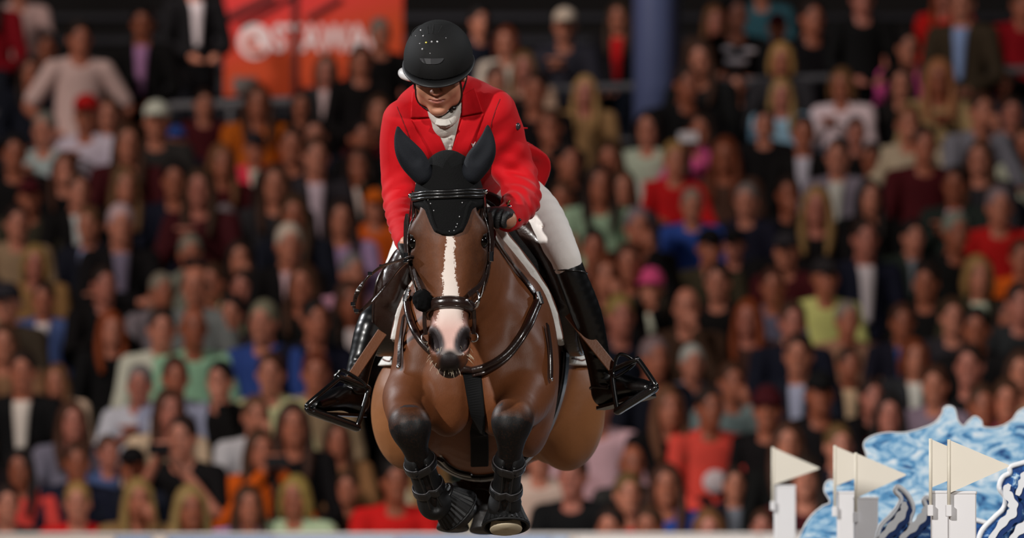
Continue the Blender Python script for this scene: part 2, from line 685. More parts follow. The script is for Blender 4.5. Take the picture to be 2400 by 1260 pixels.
V, F = HB.mesh(4)
me = mesh_np('horse_body', V, F)
u, s_, f_ = hloc(V)
x, y, z = V.T
ishead = (s_ > -.05) & (s_ < .72) & (np.abs(u) < .16) & (f_ > -.26) & (f_ < .12)
nz = np.sin(s_ * 90) * .002 + np.sin(s_ * 37 + 1) * .002
hw = lerp(s_, [.22, .245, .30, .36, .43, .47, .50, .56, .60], [.002, .013, .016, .021, .026, .036, .043, .046, .036])
bl = (hw - np.abs(u - .004 + nz)) / .006
bl = np.where(ishead & (f_ > -.075) & (s_ > .235) & (s_ < .62), np.clip(bl, -3, 3), -3)
attr(me, 'blaze', bl)
pink = np.where(ishead & (f_ > -.055), np.clip((s_ - .46) / .08, 0, 1) * np.clip((.060 - np.abs(u)) / .012, 0, 1) * np.clip((.615 - s_) / .02, 0, 1), 0) * .8
attr(me, 'pink', pink)
grey = np.zeros(len(V))
for s in (-1, 1):
    Rn = HR @ rotmat(0, 0, s * .30)
    q = (V - H(s * .043, .570, .01)) @ Rn
    grey = np.maximum(grey, np.clip(1.5 - np.sqrt((q[:, 0] / .021) ** 2 + (q[:, 1] / .040) ** 2 + (q[:, 2] / .06) ** 2), 0, .5) * 2 * (s * q[:, 0] < .012))
chin = np.clip(1.6 - np.sqrt((u / .027) ** 2 + ((s_ - .640) / .030) ** 2 + ((f_ + .01) / .06) ** 2), 0, .6) / .6
side_m = np.where(ishead & (s_ > .47) & (f_ < -.04), np.clip((s_ - .47) / .1, 0, 1), 0) * .7
attr(me, 'grey', np.where(ishead, np.maximum(grey, side_m), 0))
hole = np.zeros(len(V))
for s in (-1, 1):
    Rn = HR @ rotmat(0, 0, s * .30)
    q = (V - H(s * .050, .572, .008)) @ Rn
    hole = np.maximum(hole, np.clip((1.02 - np.sqrt((q[:, 0] / .0155) ** 2 + (q[:, 1] / .036) ** 2 + (q[:, 2] / .045) ** 2)) * 6, 0, 1))
eye = np.maximum(*[np.clip(1.5 - np.linalg.norm(V - H(s * .105, .243, -.036), axis=1) / .030, 0, 1) for s in (-1, 1)])
attr(me, 'hole', np.where(ishead, np.maximum(hole, np.clip(chin * 1.1, 0, 1)), 0))
dark = np.zeros(len(V))
for p in (FL, FR):
    P = spline(np.array(p), 40)
    d = np.linalg.norm(V[:, None, :] - P[None, ::2, :], axis=2)
    j = d.argmin(1) * 2
    near = d.min(1) < .12
    dark = np.maximum(dark, np.where(near & (y < .62), np.clip((j - 11) / 6, 0, 1) * np.clip((1.86 - z) / .05, 0, 1), 0))
dark = np.maximum(dark, np.where((y > 1.3) & (z < 1.66) & (np.abs(x + .09) < .16), np.clip((1.66 - z) / .05, 0, 1) * .95, 0))
dark = np.maximum(dark, np.where(ishead, eye * .9, 0))
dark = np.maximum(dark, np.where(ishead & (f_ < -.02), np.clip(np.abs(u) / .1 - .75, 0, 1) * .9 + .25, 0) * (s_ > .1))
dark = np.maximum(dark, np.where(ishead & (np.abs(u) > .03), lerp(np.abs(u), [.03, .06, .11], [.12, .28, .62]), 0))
attr(me, 'dark', dark)
pale = np.clip((y - 1.0) / .5, 0, 1) * np.clip((2.1 - z) / .3, 0, 1) * .8
attr(me, 'pale', pale)
horse = thing('horse', (-.11, .9, 1.43), 'bay horse with a white blaze jumping with folded forelegs, facing the camera', 'horse')
link('horse_body', me, coat_material(), horse)
m_eye = mat('horse_eye', rgb(9, 6, 5), .12, spec=.35)
for s in (-1, 1):
    MB().ball(H(s * .101, .243, -.036), .0235, 16, 10).build('eye', m_eye, horse, True)
    lid = MB()
    a = np.linspace(-1.2, 1.2, 12)
    lid.tube([H(s * (.101 + .021 * math.cos(t) * .75), .243 - .010 - .012 * math.cos(t), -.036 + .026 * math.sin(t)) for t in a], .0055, 6)
    lid.build('eyelid', mat('eyelid_skin', rgb(30, 22, 20), .5), horse, True)

# hooves
m_hoof = mat('hoof_dark', rgb(24, 21, 20), .5, bump=.2, bscale=60)
m_hoofc = mat('hoof_cream', rgb(186, 172, 146), .55, vary=.25, vscale=40)


def frustum(mb, c, d, r0, r1, h, n=24, ribs=0, hollow=0.0, squash=1.0, ref=(1, 0, 0)):
    d = np.array(d, float)
    d /= np.linalg.norm(d)
    a = np.array(ref, float)
    a -= d * (a @ d)
    a /= np.linalg.norm(a)
    b = np.cross(d, a)
    prof = [(0, r0), (.08, r0 * 1.04), (.5, (r0 + r1) / 2 * 1.0), (.92, r1 * 1.0), (1, r1 * .97)]
    if hollow:
        prof += [(1, r1 * .97 - hollow), (.5, (r0 + r1) / 2 - hollow), (.15, r0 * .6)]
    V, F = [], []
    for (t, r) in prof:
        for j in range(n):
            q = 2 * math.pi * j / n
            rr = r * (1 + (ribs if (j % 2 == 0 and .05 < t < .95) else 0))
            V.append(np.array(c) + d * (t * h) + a * rr * math.cos(q) + b * rr * squash * math.sin(q))
    m = len(prof)
    for i in range(m - 1):
        for j in range(n):
            j2 = (j + 1) % n
            F.append([i * n + j, i * n + j2, (i + 1) * n + j2, (i + 1) * n + j])
    F.append(list(range(n))[::-1])
    F.append([(m - 1) * n + j for j in range(n)])
    mb.add(V, F)


BELL = [(W(1038, 1166, .385), np.array([.62, .35, -.52])), (W(1184, 1182, .385), np.array([.03, -.36, -.93]))]
for i, (c, d) in enumerate(BELL):
    d = d / np.linalg.norm(d)
    mb = MB()
    frustum(mb, c + d * .025, d, .040, .052, .062 if i else .078)
    mb.build('hoof', m_hoofc if i else m_hoof, horse, True)
for p, dx in ((HIND[0], -.02), (HIND[1], .02)):
    mb = MB()
    frustum(mb, p[-1] + np.array([0, -.005, .012]), (dx, -.25, -1), .038, .056, .062)
    mb.build('hoof', m_hoof, horse, True)

# tail: a lock of hairs trailing behind
rnd = random.Random(5)
tail = MB()
for i in range(60):
    p0 = np.array([cx(2.1) + rnd.gauss(0, .02), 2.06, 2.20 + rnd.gauss(0, .02)])
    e = np.array([cx(2.1) + rnd.gauss(0, .06), 2.55 + rnd.gauss(0, .05), 1.85 + rnd.gauss(0, .08)])
    tail.tube(spline([p0, p0 + (.0, .18, .03), (p0 + e) / 2 + (rnd.gauss(0, .02), .12, .02), e], 9), [.006] * 8 + [.001], 5)
setprops(tail.build('tail', mat('tail_hair', rgb(18, 14, 13), .5), horse, True), kind='stuff')
# whiskers
wh = MB()
for i in range(70):
    a = rnd.uniform(-1.25, 1.25)
    s0 = .60 + .04 * math.cos(a) + rnd.uniform(-.05, .01)
    p = H(.056 * math.sin(a), s0, -.03 + rnd.uniform(-.03, .02))
    p = HB.snap(p, 0)[0][0]
    d = HU * math.sin(a) * 1.2 + HS * (.9 * math.cos(a) + .35) + HF * rnd.uniform(-.1, .5)
    d /= np.linalg.norm(d)
    ln = rnd.uniform(.008, .022)
    wh.tube([p, p + d * ln * .5, p + d * ln + HS * .005], [.0007, .0006, .0003], 4)
setprops(wh.build('whiskers', mat('whisker_hair', rgb(206, 190, 165), .5), horse), kind='stuff')

# ------------------------------------------------------------------ leather and metal
m_lea = mat('bridle_leather', rgb(38, 24, 20), .28, bump=.08, bscale=120, coat=.5)
m_leab = mat('black_leather', rgb(13, 12, 13), .35, bump=.12, bscale=90, coat=.3)
m_tan = mat('tan_leather', rgb(116, 72, 46), .5, bump=.1, bscale=150, vary=.15)
m_sad = mat('saddle_leather', rgb(40, 22, 16), .36, bump=.12, bscale=140, coat=.25, vary=.12, vscale=12)
m_met = mat('polished_steel', (.75, .75, .77, 1), .16, 1)
m_cry = mat('crystal', (.95, .95, .98, 1), .08, .6)
m_knit = mat('bonnet_knit', rgb(8, 8, 9), .9, bump=.6, bscale=420, spec=.25)
m_ear = mat('ear_cloth', rgb(17, 20, 27), .8, bump=.15, bscale=300, spec=.3)
m_white = mat('white_pad', rgb(222, 220, 216), .8, bump=.25, bscale=60)
m_boot = mat('boot_shell', rgb(9, 9, 10), .55, spec=.35, bump=.08, bscale=60)

# ------------------------------------------------------------------ ear bonnet
lo = np.minimum.reduce([H(a, b, c) for a in (-.17, .17) for b in (-.08, .32) for c in (-.2, .1)])
hi = np.maximum.reduce([H(a, b, c) for a in (-.17, .17) for b in (-.08, .32) for c in (-.2, .1)])
t, X, Y, Z = HB.resample(lo, hi, .005)
q = np.stack([X.ravel(), Y.ravel(), Z.ravel()], 1)
u, s_, f_ = [a.reshape(X.shape) for a in hloc(q)]
edge = lerp(np.abs(u - .002), [0, .02, .045, .060, .075, .10, .13], [.243, .241, .228, .195, .150, .125, .105])
reg = np.maximum(s_ - edge, -.15 - f_)
t.D = np.maximum(t.D - .007, reg).astype(np.float32)
t.ell(H(0, .03, -.045), (.070, .085, .075), HR, k=.02)
bV, bF = t.mesh(2)
bonnet = thing('ear_bonnet', HO, "black knitted ear bonnet with pricked ears on the horse's head", 'ear bonnet')
link('cap', mesh_np('cap', bV, bF), m_knit, bonnet)
for (tip, midp, base) in ((W(932, 296, .06), W(952, 352, .07), W(990, 408, .09)), (W(1143, 293, .06), W(1136, 352, .07), W(1106, 406, .09))):
    sgn = 1 if tip[0] > HO[0] else -1
    e = SDF(np.minimum.reduce([tip, base, midp]) - .07, np.maximum.reduce([tip, base, midp]) + .07, .004)
    m2 = (midp * .5 + tip * .5) + np.array([sgn * .004, 0, 0])
    e.tube([base, midp * .55 + base * .45, midp, m2, tip], [(.034, .034), (.041, .030), (.035, .026), (.020, .016), (.003, .003)], k=.01)
    ax = (tip - base) / np.linalg.norm(tip - base)
    e.tube([midp * .6 + base * .4 + np.array([-sgn * .01, -.036, 0]), midp + np.array([0, -.034, .01]), m2 + np.array([0, -.022, .01])], [.012, .013, .006], k=.02, sub=True)
    eV, eF = e.mesh(2)
    eo = link('ear_cover', mesh_np('ear_cover', eV, eF), m_ear, bonnet)
# crystals along the scalloped hem
cry = [(-.062, .135), (-.048, .160), (-.030, .225), (-.026, .228), (.004, .231), (.019, .228), (.026, .216), (.030, .206), (.038, .182), (.050, .135), (-.075, .12)]
for (a, b) in cry:
    p, nn = HB.snap(H(a, b, .05), .0085)
    MB().ball(p[0], .0022, 8, 5).build('crystal', m_cry, bonnet, True)
hem = MB()
us = np.linspace(-.1, .1, 60)
pp, nn = HB.snap(np.array([H(a, float(lerp(abs(a - .002), [0, .02, .045, .060, .075, .10, .13], [.243, .241, .228, .195, .150, .125, .105])) - .006, .06) for a in us]), .008)
hem.tube(pp, .006, 6)
hem.build('hem', m_knit, bonnet, True)


# ------------------------------------------------------------------ bridle
def on_head(pts, off, n=24):
    P = spline(np.array([H(*p) for p in pts]), n)
    return HB.snap(P, off)


bridle = thing('bridle', H(0, .46, .02), "dark brown leather bridle with padded noseband on the horse's head", 'bridle')
# browband: three rolls
for k_, ds in enumerate((-.010, 0, .010)):
    P, nn = on_head([(-.112, .090 + ds, -.05), (-.08, .104 + ds, 0), (0, .110 + ds, .05), (.08, .098 + ds, 0), (.112, .080 + ds, -.05)], .013 if k_ == 1 else .011, 40)
    MB().tube(P, .0058, 8).build('browband_roll', m_leab, bridle, True)
for s, z0 in ((-1, .088), (1, .078)):
    MB().ball(H(s * .117, z0, -.045), .009, 10, 6).build('rosette', m_met, bridle, True)
# noseband, padded
P, nn = on_head([(-.07, .462, -.10), (-.058, .452, -.05), (-.04, .450, -.01), (0, .450, .03), (.04, .450, -.01), (.058, .452, -.05), (.07, .462, -.10)], .007, 48)
nb = MB()
nb.sweep(P, [[(-.020, -.004), (-.017, .004), (-.010, .009), (0, .011), (.010, .009), (.017, .004), (.020, -.004)]], normals=nn)
nose = nb.build('noseband', m_lea, bridle, True)
for off in (-.014, .014):
    P2 = P + HS * off
    P2, n2 = HB.snap(P2, .012)
    MB().tube(P2, .0022, 5).build('piping', m_lea, nose, True)
for s in (-1, 1):
    # cheekpiece
    P, nn = on_head([(s * .115, .085, -.055), (s * .118, .16, -.06), (s * .122, .28, -.07), (s * .105, .36, -.075), (s * .080, .44, -.07)], .009, 30)
    MB().strap(P, .017, .005, nn).build('cheekpiece', m_lea, bridle)
    # wide blinker-like guard behind the eye
    g = MB()
    o = [H(s * (.125 + a), b, c) for (a, b, c) in ((0, .14, -.075), (.010, .135, -.09), (.016, .16, -.10), (.018, .22, -.105), (.016, .27, -.10), (.006, .29, -.09), (0, .27, -.08), (.002, .2, -.075))]
    g.plate(o, .006, HF)
    g.build('cheek_guard', m_lea, bridle)
    # throat latch
    P = np.array([H(s * .113, .06, -.09), H(s * .128, .2, -.15), H(s * .11, .33, -.24), H(0, .40, -.28)])
    P = spline(P, 20)
    MB().strap(P, .014, .004, [HU * s] * 20).build('throat_latch', m_lea, bridle)
    # bit ring and gag strap
    c = H(s * .076, .432, -.03)
    a = np.linspace(0, 2 * math.pi, 24, endpoint=False)
    ring = np.array([c + HS * .030 * math.cos(t_) + (HF * .8 + HU * s * .6) * .030 * math.sin(t_) for t_ in a])
    MB().tube(ring, .0042, 8, closed=True).build('bit_ring', m_met, bridle, True)
    st = spline(np.array([c + HS * .02, H(s * .078, .50, -.05), H(s * .074, .535, -.06)]), 12)
    MB().strap(st, .013, .005, [HF] * 12).build('curb_strap', m_lea, bridle)
    c2 = H(s * .074, .545, -.06)
    ring = np.array([c2 + HS * .014 * math.cos(t_) + HU * .014 * math.sin(t_) for t_ in a])
    MB().tube(ring, .003, 6, closed=True).build('curb_ring', m_met, bridle, True)
    kb = MB()
    cb = HB.snap(H(s * .122, .285, -.055), .012)[0][0]
    kb.box(cb + np.array([-.008, -.012, -.016]), cb + np.array([.008, 0, .016]), .003)
    kb.build('buckle', m_met, bridle)
# fluffy black roller beside the noseband
pom = SDF(H(-.083, .44, .0) - .07, H(-.083, .44, .0) + .07, .004)
pc = H(-.083, .440, .002)
pom.ell(pc, (.028, .028, .033), k=.005)
for i in range(110):
    d = np.array([rnd.gauss(0, 1) for _ in range(3)])
    d /= np.linalg.norm(d)
    pom.ell(pc + d * np.array([.027, .027, .032]), .0055, k=.004)
pV, pF = pom.mesh(1)
link('fleece_roller', mesh_np('fleece_roller', pV, pF), mat('black_fleece', rgb(9, 9, 10), .95, spec=.1), bridle)

# reins: left rein loops out beside the saddle, right rein to the hand
def air_strap(name, pts, w, t_, nrm, m, parent, n=40):
    P = spline(np.array(pts), n)
    return MB().strap(P, w, t_, [np.array(nrm, float)] * n).build(name, m, parent)


air_strap('rein', [W(968, 600, .06), W(930, 612, .12), W(895, 624, .18), W(862, 650, .22), W(838, 684, .24), W(830, 716, .25), W(836, 732, .25)], .016, .005, (.4, -.4, .8), m_lea, bridle)
air_strap('rein', [W(836, 733, .25), W(846, 727, .24), W(868, 708, .22), W(905, 668, .18), W(940, 626, .12), W(966, 606, .07)], .017, .005, (.3, -.6, .7), m_lea, bridle)
air_strap('rein', [W(1098, 690, -.02), W(1130, 660, .06), W(1150, 600, .15), W(1160, 540, .25)], .016, .004, (.8, -.5, .2), m_lea, bridle)
air_strap('rein', [W(990, 690, -.02), W(972, 640, .06), W(965, 600, .14), W(960, 560, .22)], .016, .004, (-.8, -.5, .2), m_lea, bridle)
for (a, b) in ((868, 641), (895, 624), (836, 728), (828, 712), (952, 612)):
    kb = MB()
    c = W(a, b, .21 if a < 900 else .13)
    kb.box(c + np.array([-.008, -.012, -.006]), c + np.array([.008, -.004, .006]), .002)
    kb.build('buckle', m_met, bridle)

# ------------------------------------------------------------------ breastplate
bp_ = thing('breastplate', W(1100, 868, .33), "dark brown rolled leather breastplate across the horse's chest", 'breastplate')


def ray(field, px, py, y0, y1, off=0.0):
    """first point of the field's surface on the line of sight through a pixel"""
    ys = np.arange(y0, y1, .002)
    P = np.array([W(px, py, q) for q in ys])
    d = field.sample(P) - off
    j = np.argmax(d < 0)
    return P[j] if d[j] < 0 else P[np.argmin(d)]


def on_body(pts, off, n=30):
    P = spline(np.array(pts), n)
    return HB.snap(P, off, 20)


def in_view(pix, off, y0=.2, n=30):
    P = np.array([ray(HB, a, b, y0, 1.6, off) for a, b in spline(np.array(pix, float), n)])
    for _ in range(6):
        P[1:-1] = (P[:-2] + P[1:-1] * 2 + P[2:]) / 4
    return P, HB.grad(P)


P, nn = in_view([(1262, 700), (1244, 742), (1222, 786), (1186, 830), (1142, 858), (1105, 868)], .010, .2, 40)
MB().tube(P, .0125, 10).build('chest_strap', m_lea, bp_, True)
P2, _ = HB.snap(P + np.array([.004, 0, -.016]), .011)
MB().tube(P2, .006, 8).build('chest_strap_edge', m_lea, bp_, True)
P, nn = in_view([(953, 694), (957, 735), (975, 782), (1008, 822), (1060, 856), (1105, 868)], .010, .2, 40)
MB().tube(P, .0125, 10).build('chest_strap', m_lea, bp_, True)
P, nn = in_view([(1262, 698), (1238, 664), (1205, 622), (1178, 585), (1160, 555)], .008, .25, 30)
MB().strap(P, .020, .006, nn).build('wither_strap', m_lea, bp_)
P, nn = in_view([(953, 692), (957, 660), (962, 625), (968, 600)], .008, .25, 30)
MB().strap(P, .020, .006, nn).build('wither_strap', m_lea, bp_)
P, nn = in_view([(1105, 866), (1112, 920), (1120, 980), (1124, 1040), (1124, 1090)], .010, .2, 40)
MB().strap(P, .058, .010, nn).build('martingale_strap', mat('martingale_web', rgb(8, 8, 9), .8, spec=.2), bp_)
for (a, b, yy) in ((1264, 698, .60), (954, 692, .60)):
    p = ray(HB, a, b, .25, 1.2, .016)[None]
    nn = HB.grad(p)
    aa = np.linspace(0, 2 * math.pi, 20, endpoint=False)
    n0 = nn[0]
    e1 = np.cross(n0, [0, 0, 1.0]); e1 /= np.linalg.norm(e1)
    e2 = np.cross(n0, e1)
    MB().tube(np.array([p[0] + .014 * (e1 * math.cos(t_) + e2 * math.sin(t_)) for t_ in aa]), .004, 6, closed=True).build('ring', m_met, bp_, True)
    kb = MB()
    kb.strap(np.array([p[0] - e2 * .02, p[0] + e2 * .02]), .024, .014, [n0, n0])
    kb.build('keeper', m_leab, bp_)

# ------------------------------------------------------------------ saddle pad (white, quilted, piped)
t, X, Y, Z = HB.resample((-.55, .62, 1.86), (.42, 1.60, 2.62), .0075)
XX = X - (-.122 + (Y - .5) * .042)
rag = np.abs(((Z * 14) % 1) - .5) * .004 + np.abs(((Y * 14) % 1) - .5) * .004
front = .70 + (2.45 - Z) * .10 - np.clip(2.12 - Z, 0, 1) * .10
back = 1.46
low = np.where(Y > 1.02, 1.985, 2.03) + np.clip(1.02 - Y, 0, .4) * .10
reg = np.maximum.reduce([front - Y, Y - back, low - Z])
pad = t.D.copy()
t.D = np.maximum(pad - .016 - rag, reg).astype(np.float32)
sV, sF = t.mesh(2)
spad = thing('saddle_pad', (cx(1.05), 1.05, 2.0), 'white quilted saddle pad with brown piping under the saddle', 'saddle pad')
link('quilted_pad', mesh_np('quilted_pad', sV, sF), m_white, spad)
m_pipe = mat('brown_piping', rgb(96, 52, 36), .6)
for s in (-1, 1):
    zz = np.linspace(2.42, 2.06, 30)
    g = np.array([[cx(.75) + s * .12, .70 + (2.45 - q_) * .10 - max(0, 2.12 - q_) * .10 + .022, q_] for q_ in zz])
    g[:, 0] = cx(.75) + s * lerp(-zz, [-2.42, -2.2, -2.0], [.10, .24, .28])
    P, nn = HB.snap(g, .019)
    MB().tube(P, .0028, 5).build('piping', m_pipe, spad, True)
    yy = np.linspace(1.03, 1.42, 24)
    P, nn = HB.snap(np.array([[cx(1.2) + s * .33, q_, 2.003] for q_ in yy]), .019)
    MB().tube(P, .0028, 5).build('piping', m_pipe, spad, True)
# black half pad between pad and saddle
t2, X, Y, Z = HB.resample((-.5, .60, 2.1), (.4, 1.55, 2.66), .0075)
front = .735 + (2.45 - Z) * .10
t2.D = np.maximum.reduce([t2.D - .034, front - Y, Y - 1.44, 2.26 - Z]).astype(np.float32)
hV, hF = t2.mesh(2)
link('half_pad', mesh_np('half_pad', hV, hF), mat('half_pad_fleece', rgb(14, 13, 14), .9, bump=.5, bscale=150), spad)

# ------------------------------------------------------------------ saddle
sad = thing('saddle', (cx(1.05), 1.05, 2.1), "dark brown jumping saddle on the horse's back", 'saddle')
SB, X, Y, Z = HB.resample((-.58, .60, 1.80), (.46, 1.62, 2.72), .0075)
base = SB.D.copy()
yc = 1.03 + (2.25 - Z) * -.04
fl = np.sqrt(((Y - yc) / .25) ** 2 + ((Z - 2.235) / .225) ** 2) - 1
fl = fl * .2
off = .040 + .030 * np.clip((1.05 - Y) / .2, 0, 1) * np.clip((Z - 2.05) / .2, 0, 1) + .035 * (X < -.12) + .02 * (X > -.1)
flap = np.maximum(base - off, fl)
seat = np.maximum.reduce([base - .060, .78 - Y, Y - 1.40, 2.33 - Z])
SB.D = smin(flap, seat, .03).astype(np.float32)
SB.tube([(cx(.8), .80, 2.50), (cx(1.0), 1.0, 2.475), (cx(1.2), 1.2, 2.49), (cx(1.4), 1.40, 2.56)], [(.07, .03), (.10, .03), (.14, .035), (.15, .03)], k=.04)
for s in (-1, 1):
    SB.tube([(cx(.8) + s * .16, .80, 2.42), (cx(.8) + s * .24, .76, 2.32), (cx(.8) + s * .28, .78, 2.20)], [.03, .036, .028], k=.03)   # knee rolls
gV, gF = SB.mesh(3)
link('saddle_seat', mesh_np('saddle_seat', gV, gF), m_sad, sad)
for s in (-1, 1):
    # welt along the front edge of the flap
    a = np.linspace(-2.5, .4, 36)
    g = np.array([[cx(.9) + s * .36, 1.03 - .245 * math.cos(q_ + .9), 2.235 - .22 * math.sin(q_ + .9)] for q_ in a])
    P, nn = SB.snap(g, .002, 24)
    MB().tube(P, .0042, 6).build('welt', m_lea, sad, True)
    # girth strap and billet with buckle
    P, nn = on_body([(cx(.95) + s * .33, .93, 2.02), (cx(.95) + s * .30, .92, 1.90), (cx(.95) + s * .24, .91, 1.76), (cx(.95) + s * .12, .905, 1.66), (cx(.95), .90, 1.63)], .012, 30)
    MB().strap(P, .075, .014, nn).build('girth', m_leab, sad)
    bo = W(1290, 885, .66) if s > 0 else W(930, 870, .66)
    P, nn = in_view([(1283, 760), (1290, 810), (1292, 850), (1292, 888)] if s > 0 else [(946, 740), (938, 800), (936, 840), (934, 860)], .012, .3, 24)
    MB().strap(P, .018, .006, nn).build('billet', m_lea, sad)
    kb = MB().ball(P[-1], .007, 8, 6)
    kb.build('stud', m_met, sad, True)
P, nn = in_view([(1032, 1076), (1050, 1094), (1075, 1108), (1105, 1114)], .010, .6, 20)
MB().strap(P, .030, .012, nn).build('girth_edge', m_leab, sad)
MB().tube(P + np.array([0, -.004, .014]), .004, 6).build('girth_trim', m_white, sad, True)

# ------------------------------------------------------------------ tendon boots and bell boots on the legs
for i, p in enumerate((FL, FR)):
    side = 'left' if i == 0 else 'right'
    tb = thing('tendon_boot', p[5], "black strapped tendon boot on the horse's foreleg at picture " + side, 'horse boot', 'tendon boots on the forelegs')
    b = SDF(np.min(p[4:7], 0) - .09, np.max(p[4:7], 0) + .10, .004)
    a0 = p[4] * .55 + p[5] * .45
    a1 = p[5]
    a2 = p[6] + (p[6] - p[5]) * .10
    bk = np.array([0, .022, 0])
    b.tube([a0 + bk * .6, a1 + bk * .7, p[6] * .7 + p[5] * .3 + bk * .6, a2 + bk * .3], [(.047, .058), (.042, .054), (.046, .056), (.054, .058)], k=.01)
    ax = (a2 - a0) / np.linalg.norm(a2 - a0)
    fr = np.array([0, -1.0, 0])
    fr -= ax * (fr @ ax)
    fr /= np.linalg.norm(fr)
    sd = np.cross(ax, fr)
    # open front channel
    b.tube([a0 + fr * .050 - ax * .02, a1 + fr * .046, p[6] + fr * .055], [.018, .017, .016], k=.008, sub=True)
    for q in (.25, .75):
        pass
    tV, tF = b.mesh(2)
    link('shell', mesh_np('shell', tV, tF), m_boot, tb)
    for q_, w_ in ((.10, .024), (.62, .024)):
        c = a0 + (a2 - a0) * q_ + bk * .6
        an = np.linspace(0, 2 * math.pi, 36, endpoint=False)
        ring = np.array([c + sd * math.cos(v) * .06 + fr * math.sin(v) * .07 for v in an])
        R2, n2 = b.snap(ring, .004, 20)
        sm = MB()
        h, g = w_ / 2, .004
        sm.sweep(R2, [[(-h, -g), (-h, g * .6), (-h * .6, g), (h * .6, g), (h, g * .6), (h, -g)]], normals=n2, closed=True)
        st = sm.build('strap', m_leab, tb)
        ed = MB().tube(R2 - ax * w_ * .5, .0022, 5, closed=True)
        ed.build('strap_edge', mat('boot_edge', rgb(60, 58, 60), .4), st, True)
    for s in (-1, 1):
        P = spline(np.array([a0 + fr * .05 + sd * s * .02, a1 + fr * .05 + sd * s * .019, p[6] + fr * .058 + sd * s * .022]), 16)
        P, n2 = b.snap(P, .001, 14)
        MB().tube(P, .0034, 6).build('front_binding', m_leab, tb, True)
    c, d = BELL[i]
    bb = thing('bell_boot', c, "black ribbed rubber bell boot around the front hoof at picture " + side, 'bell boot', 'bell boots on the front hooves')
    mb = MB()
    d = d / np.linalg.norm(d)
    frustum(mb, c - d * .012, d, .045, .074, .085, 56, ribs=.05, hollow=.006)
    mb.build('bell', m_boot, bb)
    mb = MB()
    a = np.array([1.0, 0, 0]); a -= d * (a @ d); a /= np.linalg.norm(a)
    e2 = np.cross(d, a)
    an = np.linspace(0, 2 * math.pi, 40, endpoint=False)
    mb.tube(np.array([c + d * .073 + .073 * (a * math.cos(v) + e2 * math.sin(v)) for v in an]), .0048, 8, closed=True)
    mb.build('rim', m_boot, bb, True)
    mb = MB()
    mb.tube(np.array([c - d * .008 + .046 * (a * math.cos(v) + e2 * math.sin(v)) for v in an]), .007, 8, closed=True)
    mb.build('collar', m_leab, bb, True)
for i, p in enumerate(HIND):
    side = 'left' if i == 0 else 'right'
    hb = thing('fetlock_boot', p[2], "black fetlock boot on the tucked hind leg at picture " + side, 'horse boot', 'fetlock boots on the hind legs')
    b = SDF(np.array(p[2]) - .10, np.array(p[2]) + .10, .0045)
    pa, pb, pc_ = np.array(p[1]) * .3 + np.array(p[2]) * .7, np.array(p[2]), np.array(p[3])
    b.tube([pa, pb, pb * .4 + pc_ * .6], [.046, .050, .044], k=.01)
    tV, tF = b.mesh(2)
    link('shell', mesh_np('shell', tV, tF), m_boot, hb)
    an = np.linspace(0, 2 * math.pi, 30, endpoint=False)
    ax = (pb - pa) / np.linalg.norm(pb - pa)
    e1 = np.cross(ax, [0, 0, 1.0]); e1 /= np.linalg.norm(e1)
    e2 = np.cross(ax, e1)
    MB().tube(np.array([pb - ax * .01 + .0505 * (e1 * math.cos(v) + e2 * math.sin(v)) for v in an]), .005, 6, closed=True).build('strap', m_leab, hb, True)

# ================================================================== RIDER
def inpoly(px, py, poly):
    ins = np.zeros(px.shape, bool)
    n = len(poly)
    for i in range(n):
        x1, y1 = poly[i]
        x2, y2 = poly[(i + 1) % n]
        c = ((y1 > py) != (y2 > py)) & (px < (x2 - x1) * (py - y1) / ((y2 - y1) or 1e-9) + x1)
        ins ^= c
    return ins


rider = thing('person', W(1075, 470, 1.0), 'rider in a red jacket, black helmet and white breeches crouching over the jumping horse', 'person')
m_red = mat('red_jacket', rgb(194, 11, 23), .75, bump=.04, bscale=300, sheen=.1, spec=.2)
m_shirt = mat('white_shirt', rgb(196, 190, 182), .6, bump=.3, bscale=45)
m_brch = mat('white_breeches', rgb(232, 226, 222), .75, bump=.06, bscale=90)
m_tall = mat('tall_boot', rgb(9, 9, 10), .32, bump=.03, bscale=30, coat=.15)
m_glove = mat('black_glove', rgb(16, 16, 18), .55, bump=.25, bscale=160)

# ---- torso and arms shared by body and jacket
SHL, SHR = W(948, 285, .50), W(1152, 266, .50)
ARM_L = [SHL, W(934, 345, .52), W(934, 415, .53), W(938, 478, .49), W(946, 530, .36), W(955, 566, .25)]
ARM_R = [SHR, W(1185, 340, .55), W(1208, 408, .57), W(1222, 462, .50), W(1208, 494, .38), W(1190, 512, .29)]
TORSO = [W(1092, 455, 1.10), W(1083, 385, .90), W(1065, 305, .68), W(1054, 262, .55)]


def rider_torso(f, g, k=.05):
    f.tube(TORSO, [(.175 + g, .125 + g), (.150 + g, .115 + g), (.168 + g, .125 + g), (.150 + g, .100 + g)], k=k)
    f.ell(W(1052, 258, .66), (.160 + g, .20 + g, .100 + g), k=k)
    f.tube([W(975, 262, .56), W(1050, 235, .60), W(1125, 246, .56)], [.062 + g, .075 + g, .062 + g], k=k)
    f.ell(W(1010, 318, .52), (.075 + g, .07 + g, .085 + g), k=k)
    f.ell(W(1092, 312, .52), (.075 + g, .07 + g, .085 + g), k=k)


J = SDF((-.52, .10, 2.28), (.22, 1.42, 2.98), .005)
rider_torso(J, 0)
TT = J.D.copy()
J.tube(ARM_L, [.072, .060, .055, .053, .046, .040], k=.03)
J.tube(ARM_R, [.082, .070, .066, .062, .052, .043], k=.03)
X, Y, Z = J.xyz((slice(None),) * 3)
PX = 1200 + X * FPX / (DIST + Y)
PY = HOR - (Z - HC) * FPX / (DIST + Y)
PX, PY = np.broadcast_arrays(PX + 0 * Z, PY + 0 * X)
